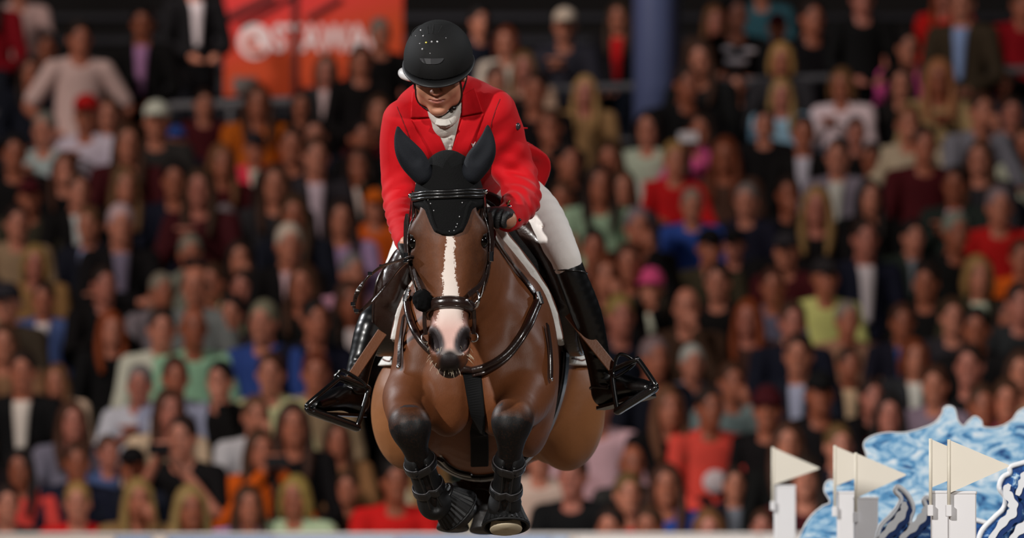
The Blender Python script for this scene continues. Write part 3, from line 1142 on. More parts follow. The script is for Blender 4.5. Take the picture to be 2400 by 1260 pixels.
# folds: oblique ripples, strongest around the elbows and under the arms
def fold(c, rad, amp, dirv, freq, ph=0):
    global J
    d2 = (X - c[0]) ** 2 + (Y - c[1]) ** 2 + (Z - c[2]) ** 2
    w = np.exp(-d2 / (2 * rad * rad))
    J.D += (amp * w * np.sin((X * dirv[0] + Y * dirv[1] + Z * dirv[2]) * freq + ph)).astype(np.float32)


fold(ARM_R[3], .07, .0055, (.5, .3, .8), 150)
fold(ARM_R[2], .08, .004, (.3, 0, .95), 110, 1)
fold(ARM_R[4], .05, .005, (.9, .2, .3), 170)
fold(ARM_L[3], .055, .0045, (-.5, .3, .8), 150)
fold(ARM_L[4], .05, .005, (-.2, .3, .9), 160)
fold(W(1150, 350, .5), .07, .005, (-.7, 0, .7), 95)
fold(W(960, 350, .45), .06, .004, (.8, 0, .4), 90)
fold(W(1160, 410, .6), .09, .007, (.6, 0, .8), 70)
fold(W(1090, 215, .5), .05, .003, (.9, 0, .4), 90)
# flaring skirt behind the right hip
J.tube([W(1190, 350, .92), W(1238, 365, .95), W(1262, 385, .98), W(1240, 430, 1.02)], [(.05, .02), (.045, .018), (.04, .016), (.05, .02)], k=.03)
J.tube([W(1232, 340, .95), W(1272, 372, 1.0), W(1268, 408, 1.02), W(1236, 440, 1.04)], [.012, .014, .014, .012], k=.03)
J.ell(W(1252, 392, .93), (.014, .03, .026), k=.012, sub=True)
J.tube([W(1208, 300, .62), W(1244, 300, .64)], [.008, .002], k=.006)
jac = J
jV, jF = J.mesh(3)
jacket = link('jacket', mesh_np('jacket', jV, jF), m_red, rider)


def patch(name, quad, off, thick, m, parent, nu=14, nv=18, wav=0.0):
    """cloth patch lying on the jacket: quad = four pixel polylines' corners (top-left, top-right, bottom-right, bottom-left)"""
    q = np.array(quad, float)
    mb_v, mb_f = [], []
    P = np.zeros((nv, nu, 3))
    for i in range(nv):
        v = i / (nv - 1)
        for j in range(nu):
            u = j / (nu - 1)
            p = (q[0] * (1 - u) + q[1] * u) * (1 - v) + (q[3] * (1 - u) + q[2] * u) * v
            o = off + wav * math.sin(v * 26 + u * 5) * math.sin(u * 3.1)
            P[i, j] = ray(J, p[0], p[1], .30, .75, o)
    P[1:-1, 1:-1] = (P[:-2, 1:-1] + P[2:, 1:-1] + P[1:-1, :-2] + P[1:-1, 2:] + 2 * P[1:-1, 1:-1]) / 6
    top = P.reshape(-1, 3)
    bot = top + np.array([0, thick, 0])
    n = nu * nv
    F = []
    for i in range(nv - 1):
        for j in range(nu - 1):
            a = i * nu + j
            F.append([a, a + nu, a + nu + 1, a + 1])
            F.append([n + a, n + a + 1, n + a + nu + 1, n + a + nu])
    rim_ = [j for j in range(nu)] + [i * nu + nu - 1 for i in range(1, nv)] + [(nv - 1) * nu + j for j in range(nu - 2, -1, -1)] + [i * nu for i in range(nv - 2, 0, -1)]
    for a, b in zip(rim_, rim_[1:] + rim_[:1]):
        F.append([a, b, n + b, n + a])
    o = link(name, mesh_np(name, np.vstack([top, bot]), F), m, parent, True)
    return o


patch('collar', [(966, 214), (1000, 222), (1010, 274), (962, 276)], .009, .010, m_red, jacket)
patch('collar', [(1084, 222), (1112, 205), (1132, 262), (1082, 272)], .009, .010, m_red, jacket)
patch('lapel', [(966, 281), (1011, 277), (1052, 366), (1024, 380)], .006, .009, m_red, jacket)
patch('lapel', [(1083, 275), (1134, 266), (1090, 372), (1055, 366)], .006, .009, m_red, jacket)
m_seam = mat('seam_thread', rgb(120, 8, 14), .8)
for pts in (((1172, 232), (1160, 262), (1150, 300), (1150, 340)), ((930, 250), (945, 285), (958, 320), (960, 350))):
    P = np.array([ray(J, a, b, .2, .9, .0012) for a, b in spline(np.array(pts, float), 24)])
    MB().tube(P, .0016, 5).build('armhole_seam', m_seam, jacket, True)
b0 = ray(J, 1213, 296, .2, .8)
MB().ball(b0, (.010, .008, .012), 12, 8).build('sleeve_button', mat('dark_button', rgb(46, 40, 46), .25), jacket, True)
MB().ball(b0 + np.array([-.003, -.008, .004]), .0022, 8, 5).build('button_glint', m_met, jacket, True)
for (a, b) in ((1117, 244), (1117, 250), (1112, 247)):
    MB().ball(ray(J, a, b, .2, .7), .0022, 8, 5).build('lapel_pin', m_cry, jacket, True)
for (a, b) in ((1207, 519), (1217, 515)):
    MB().ball(ray(J, a, b, .1, .7), (.007, .006, .005), 10, 6).build('cuff_button', mat('black_button', rgb(14, 13, 14), .25), jacket, True)
# white embroidered mark on the breast
em = MB()
for (a, b, c, d) in ((1104, 333, 1108, 343), (1108, 343, 1114, 332), (1106, 338, 1112, 338)):
    em.tube(np.array([ray(J, a, b, .2, .7, .002), ray(J, (a + c) / 2, (b + d) / 2, .2, .7, .002), ray(J, c, d, .2, .7, .002)]), .0014, 5)
em.build('breast_emblem', mat('white_thread', rgb(215, 205, 205), .7), jacket)

# ---- shirt and stock collar
shirt = patch('shirt', [(998, 240), (1086, 240), (1056, 368), (1050, 368)], .0035, .006, m_shirt, rider, 16, 30, .0022)
S = SDF((-.40, .30, 2.60), (-.02, .80, 2.96), .004)
S.tube([W(1040, 292, .475), W(1037, 262, .465)], [(.050, .052), (.046, .050)], k=.012)
S.tube([W(1002, 252, .455), W(1018, 276, .425), W(1041, 290, .412), (W(1064, 278, .425)), W(1079, 252, .455)], [(.014, .007)] * 5, k=.006, side=(0, 0, 1))
shV, shF = S.mesh(2)
link('stock_collar', mesh_np('stock_collar', shV, shF), m_shirt, shirt)
tab = MB()
P = np.array([ray(S, a, b, .30, .6, .003) for a, b in ((1022, 285), (1034, 288), (1045, 288), (1054, 285))])
tab.strap(P, .020, .005, [np.array([0, -1., .2])] * 4)
tab.build('stock_tab', m_shirt, shirt)
for i in range(3):
    MB().ball(ray(J, 1054 + i * .5, 305 + i * 18, .3, .7, .007), (.0035, .002, .0035), 10, 6).build('shirt_button', m_shirt, shirt, True)

# ---- head
HP = math.radians(29)
HY = math.radians(-5)
RC = W(1028, 166, .41)
Rh = rotmat(0, 0, HY) @ np.stack([np.array([1, 0, 0.0]), np.array([0, -math.cos(HP), -math.sin(HP)]), np.array([0, -math.sin(HP), math.cos(HP)])], 1)


def R_(a, b, c):
    return RC + Rh @ np.array([a, b, c], float)


HD = SDF(RC - np.array([.14, .20, .24]), RC + np.array([.14, .16, .16]), .0028)
HD.ell(R_(0, -.005, .02), (.074, .092, .100), Rh, k=.02)
HD.ell(R_(0, .030, -.055), (.060, .058, .062), Rh, k=.03)
HD.ell(R_(0, .068, -.104), (.028, .022, .020), Rh, k=.025)
for s in (-1, 1):
    HD.ell(R_(s * .040, .058, -.028), (.026, .026, .030), Rh, k=.025)
    HD.ell(R_(s * .050, .015, -.075), (.018, .035, .030), Rh, k=.03)
    HD.ell(R_(s * .032, .094, .006), (.019, .014, .012), Rh, k=.012, sub=True)
    HD.ell(R_(s * .0125, .101, -.025), (.0080, .010, .0075), Rh, k=.006)
    HD.ell(R_(s * .0075, .108, -.0325), (.0042, .006, .0040), Rh, k=.003, sub=True)
    HD.ell(R_(s * .078, -.010, -.012), (.010, .022, .032), Rh, k=.008)
    HD.ell(R_(s * .082, -.004, -.008), (.006, .012, .020), Rh, k=.006, sub=True)
HD.tube([R_(-.045, .082, .022), R_(0, .092, .026), R_(.045, .082, .022)], [.010, .009, .010], k=.015)
HD.tube([R_(0, .090, .012), R_(0, .104, -.006), R_(0, .113, -.023)], [.0075, .0085, .0105], k=.010)
HD.ell(R_(0, .079, -.058), (.030, .018, .020), Rh, k=.015)
HD.tube([R_(-.023, .084, -.0575), R_(-.008, .0955, -.0545), R_(0, .0960, -.0555), R_(.008, .0955, -.0545), R_(.023, .084, -.0575)], [.0015, .0034, .0030, .0034, .0015], k=.004)
HD.tube([R_(-.021, .084, -.0605), R_(0, .0945, -.0645), R_(.021, .084, -.0605)], [.0015, .0042, .0015], k=.004)
HD.tube([R_(-.026, .087, -.0582), R_(0, .101, -.0600), R_(.026, .087, -.0582)], [.0014, .0026, .0014], k=.003, sub=True)
HD.ell(R_(0, .092, -.090), (.020, .008, .006), Rh, k=.008, sub=True)
HD.tube([R_(0, -.03, -.06), W(1040, 272, .50), W(1046, 300, .56)], [.055, .056, .062], k=.03)
hV, hF = HD.mesh(2)
# body under the clothes, one mesh with the head
BD = SDF((-.68, .10, 1.74), (.52, 1.40, 2.96), .010)
rider_torso(BD, -.022)
BD.tube([W(1040, 272, .50), W(1046, 300, .56)], [.050, .058], k=.03)
BD.tube(ARM_L, [.050, .042, .038, .036, .030, .026], k=.03)
BD.tube(ARM_R, [.055, .048, .044, .040, .032, .028], k=.03)
LEG_R = [W(1165, 448, 1.08), W(1260, 500, .87), W(1318, 588, .72), W(1340, 645, .72), W(1374, 735, .76), W(1398, 825, .80), W(1410, 890, .82)]
LEG_L = [W(1022, 452, 1.10), W(992, 530, 1.04), W(938, 645, 1.00), W(922, 690, .97), W(874, 758, .88), W(848, 835, .85), W(834, 900, .83)]
for lg in (LEG_R, LEG_L):
    BD.tube(lg, [.085, .062, .045, .042, .042, .032, .028], k=.03)
BD.ell(W(1190, 515, .24), (.03, .035, .03), k=.02)
BD.ell(W(957, 572, .21), (.03, .035, .03), k=.02)
bV, bF = BD.mesh(2)
AV = np.vstack([hV, bV])
AF = np.vstack([hF, bF + len(hV)])
me = mesh_np('rider_body', AV, AF)
loc = (AV - RC) @ Rh
lip = np.clip(1.5 - np.sqrt((loc[:, 0] / .021) ** 2 + ((loc[:, 2] + .0595) / .0060) ** 2), 0, .5) * 2 * (loc[:, 1] > .06)
attr(me, 'lip', lip)
ms = bpy.data.materials.new('rider_skin')
ms.use_nodes = True
N, L = ms.node_tree.nodes, ms.node_tree.links
b = N['Principled BSDF']
an = N.new('ShaderNodeAttribute'); an.attribute_name = 'lip'
nn_ = N.new('ShaderNodeTexNoise'); nn_.inputs['Scale'].default_value = 18
tc_ = N.new('ShaderNodeTexCoord'); L.new(tc_.outputs['Object'], nn_.inputs['Vector'])
m1 = N.new('ShaderNodeMix'); m1.data_type = 'RGBA'
m1.inputs[6].default_value = rgb(196, 140, 112); m1.inputs[7].default_value = rgb(182, 122, 96)
L.new(nn_.outputs['Fac'], m1.inputs[0])
m2 = N.new('ShaderNodeMix'); m2.data_type = 'RGBA'
m2.inputs[7].default_value = rgb(172, 104, 92)
L.new(an.outputs['Fac'], m2.inputs[0]); L.new(m1.outputs[2], m2.inputs[6])
L.new(m2.outputs[2], b.inputs['Base Color'])
b.inputs['Roughness'].default_value = .5
b.inputs['Subsurface Weight'].default_value = .08
b.inputs['Subsurface Radius'].default_value = (.01, .004, .002)
link('rider_body', me, ms, rider)
for s in (-1, 1):
    MB().ball(R_(s * .032, .084, .004), .0115, 12, 8).build('eye', mat('rider_eye', rgb(70, 66, 62), .15), rider, True)
# hair at the temples and nape
hr = SDF(RC - .16, RC + .16, .005)
for s in (-1, 1):
    hr.tube([R_(s * .066, .030, .02), R_(s * .074, .022, -.010), R_(s * .074, .012, -.030)], [.008, .009, .004], k=.01)
    hr.tube([R_(s * .066, -.045, .01), R_(s * .066, -.06, -.05)], [.02, .014], k=.01)
hr.ell(R_(0, -.07, -.02), (.06, .03, .05), Rh, k=.02)
rV, rF = hr.mesh(1)
link('hair', mesh_np('hair', rV, rF), mat('blond_hair', rgb(120, 92, 58), .6, bump=.6, bscale=160), rider)

# ---- helmet
HE = SDF(RC - np.array([.17, .24, .14]), RC + np.array([.17, .17, .22]), .003)
HE.ell(R_(0, -.012, .040), (.1105, .136, .118), Rh, k=.01)
gx, gy, gz = np.meshgrid(*HE.ax, indexing='ij')
q = (np.stack([gx, gy, gz], -1) - RC) @ Rh
rim = .018 - .045 * np.clip(-q[..., 1] / .12, -.2, 1)
HE.D = np.maximum(HE.D, rim - q[..., 2]).astype(np.float32)
# vent panel: raised field with fan of slots
for a in (-.05, -.03, -.010, .010, .030, .05):
    HE.tube([R_(a * .75, .080, .140), R_(a * 1.15, .055, .160), R_(a * 1.5, .020, .165)], [.0035, .0042, .003], k=.004, sub=True)
HE.tube([R_(-.075, .055, .118), R_(-.055, .035, .145), R_(0, .015, .163), R_(.055, .035, .145), R_(.075, .055, .118)], [.0025] * 5, k=.006, sub=True)
eV, eF = HE.mesh(4)
m_helm = mat('helmet_suede', rgb(13, 13, 14), .75, bump=.05, bscale=400, spec=.3)
helmet = link('helmet', mesh_np('helmet', eV, eF), m_helm, rider)
vis = MB()
Vv, Fv = [], []
nq = 44
for i in range(nq + 1):
    q_ = math.radians(-112 + 224 * i / nq)
    sn, cs = math.sin(q_), max(0, math.cos(q_))
    wd_ = .008 + .012 * cs
    for (ra, rb, zz) in ((.098, .122, .030), (.1105 + wd_ * .35, .136 + wd_, .026 - .011 * cs), (.1105 + wd_ * .35 + .002, .136 + wd_ + .003, .023 - .011 * cs), (.1105 + wd_ * .35, .136 + wd_, .020 - .011 * cs), (.098, .122, .014)):
        Vv.append(R_(ra * sn, -.012 + rb * math.cos(q_), zz))
for i in range(nq):
    for j in range(5):
        Fv.append([i * 5 + j, i * 5 + (j + 1) % 5, (i + 1) * 5 + (j + 1) % 5, (i + 1) * 5 + j])
Fv += [[0, 1, 2, 3, 4], [nq * 5 + j for j in (4, 3, 2, 1, 0)]]
vis.add(Vv, Fv)
vis.build('visor', mat('visor_black', rgb(9, 9, 10), .5), helmet, True)
VT = SDF(RC - .22, RC + .22, .003)
VT.tube([W(945, 170, .47), W(951, 174, .43), W(964, 182, .40)], [(.017, .016), (.020, .017), (.015, .012)], k=.005)
tV, tF = VT.mesh(2)
link('visor_trim', mesh_np('visor_trim', tV, tF), mat('white_visor', rgb(225, 222, 222), .3, coat=.5), helmet)
for (a, b, r) in ((986, 71, .0030), (992, 84, .0030), (974, 84, .0016), (984, 102, .0020), (1012, 98, .0036), (1025, 98, .0036), (1045, 89, .0018), (990, 115, .0034), (1008, 125, .0018)):
    MB().ball(ray(HE, a, b, .1, .5), r, 10, 6).build('crystal_stud', m_cry, helmet, True)
MB().ball(ray(HE, 999, 100, .1, .5), .0040, 10, 6).build('gold_stud', mat('gold', rgb(240, 220, 90), .2, .7), helmet, True)
m_slot = mat('vent_shadow', rgb(3, 3, 3), .9)
for pts in (((1002, 60), (1002, 70), (1004, 79)), ((1016, 57), (1015, 68), (1013, 79)), ((1036, 61), (1031, 70), (1026, 78)), ((1046, 75), (1041, 80), (1037, 85)), ((981, 70), (986, 77), (990, 83)),
            ((964, 84), (968, 72), (980, 62), (998, 56), (1016, 55), (1036, 58))):
    P = np.array([ray(HE, a, b, .1, .6, .0003) for a, b in spline(np.array(pts, float), 12)])
    MB().tube(P, .0016, 5).build('vent_slot', m_slot, helmet, True)
bd = MB()
tp = [ray(HE, a, 138 - abs(a - 1012) * .03, .1, .5, .0008) for a in np.linspace(984, 1040, 12)]
bt = [ray(HE, a, 138.5 + 12.5 * (1 - ((a - 1012) / 28.5) ** 4), .1, .5, .0008) for a in np.linspace(984, 1040, 12)]
n_ = len(bd.v)
out = np.array([0, -.0025, .001])
bd.add([p for p in tp] + [p for p in bt] + [p + out for p in tp] + [p + out for p in bt],
       [[24 + i, 36 + i, 37 + i, 25 + i] for i in range(11)] + [[i, 24 + i, 25 + i, i + 1] for i in range(11)] + [[12 + i, 13 + i, 37 + i, 36 + i] for i in range(11)])
bd.build('front_badge', mat('badge_grey', rgb(38, 38, 41), .5), helmet)
# harness
for s in (-1, 1):
    P = spline(np.array([R_(s * .082, .030, .012), R_(s * .080, .028, -.035), R_(s * .064, .030, -.088), R_(s * .030, .052, -.122), R_(0, .062, -.130)]), 24)
    P, nn = HD.snap(P, .003)
    MB().strap(P, .013, .004, nn).build('chin_strap', m_leab, helmet)
    P = spline(np.array([R_(s * .086, -.045, .0), R_(s * .084, -.02, -.045), R_(s * .066, .025, -.085)]), 14)
    MB().strap(P, .011, .004, [np.array([s, -.2, 0.])] * 14).build('rear_strap', m_leab, helmet)
MB().ball(R_(.046, .050, -.108), (.010, .007, .008), 10, 6).build('chin_buckle', m_leab, helmet, True)

# ---- gloves
def glove(wrist, knuck, pdir, thumb_side, name):
    g = SDF(np.minimum(wrist, knuck) - .09, np.maximum(wrist, knuck) + .09, .0032)
    d = knuck - wrist
    L_ = np.linalg.norm(d)
    d = d / L_
    pd = np.array(pdir, float); pd -= d * (pd @ d); pd /= np.linalg.norm(pd)     # palm side
    ac = np.cross(d, pd)                                                       # across the knuckles
    g.tube([wrist - d * .055, wrist, wrist + d * L_ * .6, knuck], [(.034, .026), (.031, .024), (.040, .020), (.040, .016)], k=.012, side=ac)
    for i, (o, ln) in enumerate(((-.031, .92), (-.0105, 1.0), (.0105, .95), (.031, .80))):
        k0 = knuck + ac * o
        p1 = k0 + d * .022 * ln + pd * .012
        p2 = p1 + (-d * .002 + pd * .026) * ln
        p3 = p2 + (-d * .020 + pd * .004) * ln
        g.tube([k0 - d * .012, k0 + d * .006, p1, p2, p3], [.0095, .0102, .0098, .0092, .0082], k=.004)
    ts = -1 if thumb_side < 0 else 1
    b0 = wrist + d * .03 + ac * ts * .028
    g.tube([b0, b0 + d * .022 + ac * ts * .016 + pd * .012, b0 + d * .048 + ac * ts * .010 + pd * .026, b0 + d * .062 - ac * ts * .004 + pd * .034], [.013, .0125, .011, .009], k=.006)
    V_, F_ = g.mesh(2)
    return link(name, mesh_np(name, V_, F_), m_glove, rider), g


gr, gfr = glove(W(1188, 502, .285), W(1166, 498, .20), (-.25, -.1, -1), -1, 'glove')
gl, gfl = glove(W(957, 560, .265), W(964, 574, .19), (.3, -.1, -1), 1, 'glove')
aa = np.linspace(0, 2 * math.pi, 28, endpoint=False)
c = W(1191, 497, .30)
wt = MB().tube(np.array([c + np.array([.004 * math.cos(t_), .030 * math.cos(t_) * .6, 0]) + np.array([.004, 0, .036]) * math.sin(t_) for t_ in aa]), .0042, 6, closed=True)
watch = wt.build('wrist_watch', mat('gold_metal', rgb(190, 165, 110), .22, .9), rider, True)
MB().ball(c + np.array([.002, -.024, .010]), (.011, .007, .014), 12, 8).build('watch_case', m_met, watch, True)

# ---- breeches
B = SDF((-.56, .55, 2.16), (.36, 1.32, 2.70), .006)
B.tube(LEG_R[:3] + [W(1332, 626, .71)], [.112, .076, .051, .045], k=.03)
B.tube(LEG_L[:3] + [W(930, 668, .98)], [.112, .080, .058, .054], k=.03)
B.tube([W(1012, 448, 1.10), W(1090, 440, 1.14), W(1165, 446, 1.10)], [.12, .13, .12], k=.05)
for i in range(3):
    B.tube([W(1225 + i * 14, 492 + i * 18, .80), W(1262 + i * 12, 512 + i * 20, .74)], [.002, .003], k=.012, sub=True)
brV, brF = B.mesh(3)
link('breeches', mesh_np('breeches', brV, brF), m_brch, rider)

# ---- tall boots, spurs
def tall_boot(lg, heel, toe, ball_):
    lo = np.min(np.vstack([lg[3:], [heel, toe]]), 0) - .09
    hi = np.max(np.vstack([lg[2:], [heel, toe]]), 0) + .08
    f = SDF(lo, hi, .005)
    f.tube([lg[2] * .45 + lg[3] * .55, lg[3], lg[4], lg[5], lg[6], heel * .55 + lg[6] * .45], [(.045, .050), (.046, .052), (.049, .058), (.040, .046), (.037, .042), (.036, .042)], k=.02)
    d = toe - heel
    f.tube([heel + np.array([0, 0, .012]), heel + d * .35 + np.array([0, 0, .028]), ball_ + np.array([0, 0, .012]), toe], [(.034, .036), (.036, .040), (.042, .030), (.028, .020)], k=.03, side=np.cross(d / np.linalg.norm(d), [0, 0, 1.0]))
    # ankle creases
    for i in range(5):
        t_ = lg[5] + (lg[6] - lg[5]) * (.1 + .25 * i)
        f.tube([t_ + np.array([-.05, -.045, .004 * (-1) ** i]), t_ + np.array([.05, -.045, -.006])], [.003, .003], k=.012, sub=True)
    # flat sole
    dn = np.array([0, 0, -1.0])
    V_, F_ = f.mesh(2)
    o = link('tall_boot', mesh_np('tall_boot', V_, F_), m_tall, rider)
    # sole
    sd = np.cross(d / np.linalg.norm(d), [0, 0, 1.0])
    sd /= np.linalg.norm(sd)
    up = np.cross(sd, d / np.linalg.norm(d))
    if up[2] < 0:
        up = -up
    out = []
    wds = [(-.12, .018), (-.05, .030), (.25, .030), (.5, .036), (.75, .042), (.95, .034), (1.05, .014)]
    for t_, w_ in wds:
        out.append(heel + d * t_ + sd * w_ - up * .030)
    for t_, w_ in wds[::-1]:
        out.append(heel + d * t_ - sd * w_ - up * .030)
    MB().plate(out, .010, up).build('sole', m_leab, o)
    P = np.array([lg[6] + np.array([0, .04, -.03]), lg[6] + np.array([0, .085, -.035]), lg[6] + np.array([0, .10, -.04])])
    MB().tube(P, [.005, .0045, .006], 8).build('spur', m_met, o, True)
    an_ = np.linspace(0, 2 * math.pi, 26, endpoint=False)
    R2, _ = f.snap(np.array([lg[6] + np.array([.06 * math.cos(v), .06 * math.sin(v), -.028]) for v in an_]), .002, 16)
    MB().tube(R2, .004, 6, closed=True).build('spur_strap', m_leab, o, True)
    top = lg[2] * .45 + lg[3] * .55
    R2, _ = f.snap(np.array([lg[3] + np.array([.07 * math.cos(v), .07 * math.sin(v), .015]) for v in an_]), .001, 16)
    MB().tube(R2, .003, 6, closed=True).build('top_binding', m_leab, o, True)
    return o, f


b_r, fbr = tall_boot(LEG_R, W(1418, 936, .84), W(1522, 908, .655), W(1490, 915, .71))
b_l, fbl = tall_boot(LEG_L, W(838, 955, .84), W(744, 950, .655), W(770, 950, .71))

# ---- stirrups with leathers (hang from the saddle)
m_irn = mat('stirrup_black', rgb(13, 13, 14), .22, coat=.6)
for side, lea, frame, eye_, tread in (
    ('right', [W(1334, 735, .76), W(1436, 862, .71)],
     [(1434, 876, .70), (1436, 868, .70), (1488, 844, .655), (1498, 846, .65), (1533, 896, .60), (1536, 906, .60), (1528, 914, .60), (1454, 960, .66), (1446, 954, .665)],
     [(1436, 874), (1446, 836), (1462, 830), (1486, 846), (1478, 860), (1444, 882)], [(1450, 960, .66), (1532, 910, .60)]),
    ('left', [W(896, 778, .76), W(822, 888, .71)],
     [(864, 916, .70), (858, 906, .70), (800, 884, .655), (790, 890, .65), (726, 944, .60), (722, 954, .60), (730, 964, .60), (828, 1000, .66), (840, 990, .665)],
     [(858, 908), (852, 896), (806, 868), (794, 872), (786, 886), (820, 898)], [(728, 962, .60), (834, 1000, .66)])):
    so = thing('stirrup', lea[1], 'black stirrup iron on a tan leather, holding the boot at picture ' + side, 'stirrup', 'stirrups hanging from the saddle')
    P = np.array(lea)
    mid = P.mean(0)
    nrm = np.array([.1, -1, .2])
    MB().strap(np.array([P[0], mid, P[1]]), .034, .006, [nrm] * 3).build('stirrup_leather', m_tan, so)
    pts = spline(np.array([W(*q) for q in frame + [frame[0]]]), 90)[:-1]
    MB().tube(pts, .0088, 8, closed=True).build('iron', m_irn, so, True)
    yb = frame[0][2]
    pts = spline(np.array([W(a, b, yb - .01) for a, b in eye_ + [eye_[0]]]), 60)[:-1]
    MB().tube(pts, .0055, 8, closed=True).build('leather_eye', m_irn, so, True)
    a, b = W(*tread[0]), W(*tread[1])
    t_ = SDF(np.minimum(a, b) - .06, np.maximum(a, b) + .07, .004)
    t_.tube([a + np.array([0, .02, 0]), b + np.array([0, .02, 0])], [(.030, .015), (.030, .015)], k=.004, side=(0, 1, 0))
    V_, F_ = t_.mesh(2)
    link('tread', mesh_np('tread', V_, F_), m_irn, so)

# ================================================================== ARENA AND GRANDSTAND
def K(d):
    return d / FPX


def WD(px, py, d):
    """place at distance d from the camera plane"""
    return W(px, py, d - DIST)


m_sand = mat('arena_sand', rgb(96, 82, 66), .9, bump=.4, bscale=25, vary=.15, vscale=8)
mb = MB()
mb.box((-30, -26, -.2), (30, 20.2, 0))
setprops(mb.build('ground', m_sand), kind='structure')
m_conc = mat('terrace_concrete', rgb(40, 40, 44), .9, vary=.2, vscale=3)
m_bench = mat('bench_blue', rgb(22, 25, 36), .6, vary=.1)
ROW0, ROWD, HEAD0, ROWZ = 44.0, .75, 1.42, .24
HEADZ = 1.20
NROW = 21


def row_floor(i):
    return HEAD0 + ROWZ * i - HEADZ


stand = thing('grandstand', (0, 21.4, 0), 'dark stepped grandstand full of spectators behind the arena barrier', 'grandstand')
stand['kind'] = 'structure'
for i in range(NROW):
    yr = ROW0 + ROWD * i - DIST
    z = row_floor(i)
    mb = MB()
    mb.box((-9, yr - .52, -.1), (9, yr + .23 + (.0 if i < NROW - 1 else .8), z))
    mb.build('terrace_step', m_conc, stand)
    mb = MB()
    mb.box((-9, yr - .10, z + .36), (9, yr + .20, z + .42), .01)
    for q in range(-8, 9, 2):
        mb.box((q - .03, yr + .02, z), (q + .03, yr + .08, z + .36))
    mb.build('bench', m_bench, stand)
mb = MB()
mb.box((-12, 38.6, 0), (12, 38.9, 9.5))
setprops(mb.build('wall_back', mat('back_wall', rgb(16, 15, 16), .9, vary=.3, vscale=1.5)), kind='structure')

# barrier along the arena: boards in cream, white and light blue
bar = thing('barrier', (0, 20.0, 0), 'low arena barrier of white, cream and pale blue boards in front of the crowd', 'barrier')
bar['kind'] = 'structure'
BC = {'c': mat('board_cream', rgb(244, 234, 226), .5), 'b': mat('board_blue', rgb(140, 178, 228), .5), 'p': mat('board_pale_blue', rgb(172, 200, 236), .5), 'w': mat('board_white', rgb(246, 242, 240), .5)}
edges = [(-1300, 270, 'c'), (270, 356, 'b'), (356, 392, 'c'), (392, 640, 'b'), (640, 930, 'p'), (930, 1290, 'b'), (1290, 1334, 'p'), (1334, 1350, 'c'), (1350, 1780, 'w'), (1780, 2300, 'w'), (2300, 3700, 'c')]
for a, b, c in edges:
    x0, x1 = (a - 1200) * K(42), (b - 1200) * K(42)
    mb = MB()
    mb.box((x0 + .003, 20.0, .02), (x1 - .003, 20.06, 1.24), .008)
    mb.build('board', BC[c], bar)
mb = MB()
mb.box((-8, 20.06, 0), (8, 20.12, 1.20))
mb.build('board_backing', m_conc, bar)
mb = MB()
mb.box((-8, 19.985, 1.24), (8, 20.10, 1.256), .004)
mb.build('top_edge', BC['w'], bar)

# handrail climbing across the stand
rail = thing('handrail', WD(1200, 330, 54.95), 'grey metal handrail running across the upper part of the grandstand', 'handrail')
m_rail = mat('rail_grey', rgb(112, 112, 116), .45, .3)
pr = [WD(-500, 287, 54.95), WD(2900, 142, 54.95)]
mb = MB()
dz = np.array([0, 0, .036])
q0, q1 = pr[0], pr[1]
mb.strap(np.array([q0, q1]), .06, .04, [np.array([0, -1., 0])] * 2)
mb.build('top_rail', m_rail, rail)
mb = MB()
mb.strap(np.array([q0 - [0, 0, .42], q1 - [0, 0, .42]]), .03, .03, [np.array([0, -1., 0])] * 2)
mb.build('mid_rail', m_rail, rail)
for px in range(-300, 2800, 420):
    t_ = (px + 500) / 3400
    p = q0 + (q1 - q0) * t_
    mb = MB()
    mb.box((p[0] - .02, p[1] - .02, p[2] - 1.0), (p[0] + .02, p[1] + .02, p[2]))
    mb.build('rail_post', m_rail, rail)

# blue-grey column
col_ = thing('column', (WD(1537, 200, 54.4)[0], 54.4 - DIST, 0), 'tall blue-grey round steel column standing among the spectators', 'column')
m_colm = mat('column_paint', rgb(84, 96, 136), .5, vary=.08, vscale=4)
c0 = WD(1534, 300, 54.4)
mb = MB()
mb.tube(np.array([[c0[0], c0[1], 2.0], [c0[0], c0[1], 5.0], [c0[0], c0[1], 9.2]]), .165, 28)
mb.build('shaft', m_colm, col_, True)
mb = MB()
mb.box((c0[0] + .13, c0[1] + .0, 2.0), (c0[0] + .21, c0[1] + .12, 9.2), .01)
mb.build('shade_strip', mat('column_shade', rgb(22, 26, 40), .6), col_)  # dark strip standing in for shade on the column's right side
mb = MB()
mb.tube(np.array([[c0[0], c0[1], 2.0], [c0[0], c0[1], 2.25], [c0[0], c0[1], 2.3]]), [.20, .20, .17], 28)
mb.build('base_collar', m_colm, col_, True)

# banner with round emblem and lettering
BD_ = 56.3
ban = thing('banner', WD(735, 240, BD_), 'red and orange advertising banner with white round emblem and lettering', 'banner')
mbn = bpy.data.materials.new('banner_print')
mbn.use_nodes = True
N, L = mbn.node_tree.nodes, mbn.node_tree.links
b = N['Principled BSDF']
b.inputs['Roughness'].default_value = .5
tc = N.new('ShaderNodeTexCoord')
sp = N.new('ShaderNodeSeparateXYZ')
L.new(tc.outputs['Generated'], sp.inputs[0])
ad = N.new('ShaderNodeMath'); ad.operation = 'MULTIPLY_ADD'
L.new(sp.outputs['X'], ad.inputs[0]); ad.inputs[1].default_value = -.35
L.new(sp.outputs['Z'], ad.inputs[2])
cr = N.new('ShaderNodeValToRGB')
cr.color_ramp.elements[0].position = .12; cr.color_ramp.elements[0].color = rgb(196, 66, 14)
cr.color_ramp.elements[1].position = .42; cr.color_ramp.elements[1].color = rgb(224, 52, 50)
L.new(ad.outputs[0], cr.inputs[0]); L.new(cr.outputs[0], b.inputs['Base Color'])
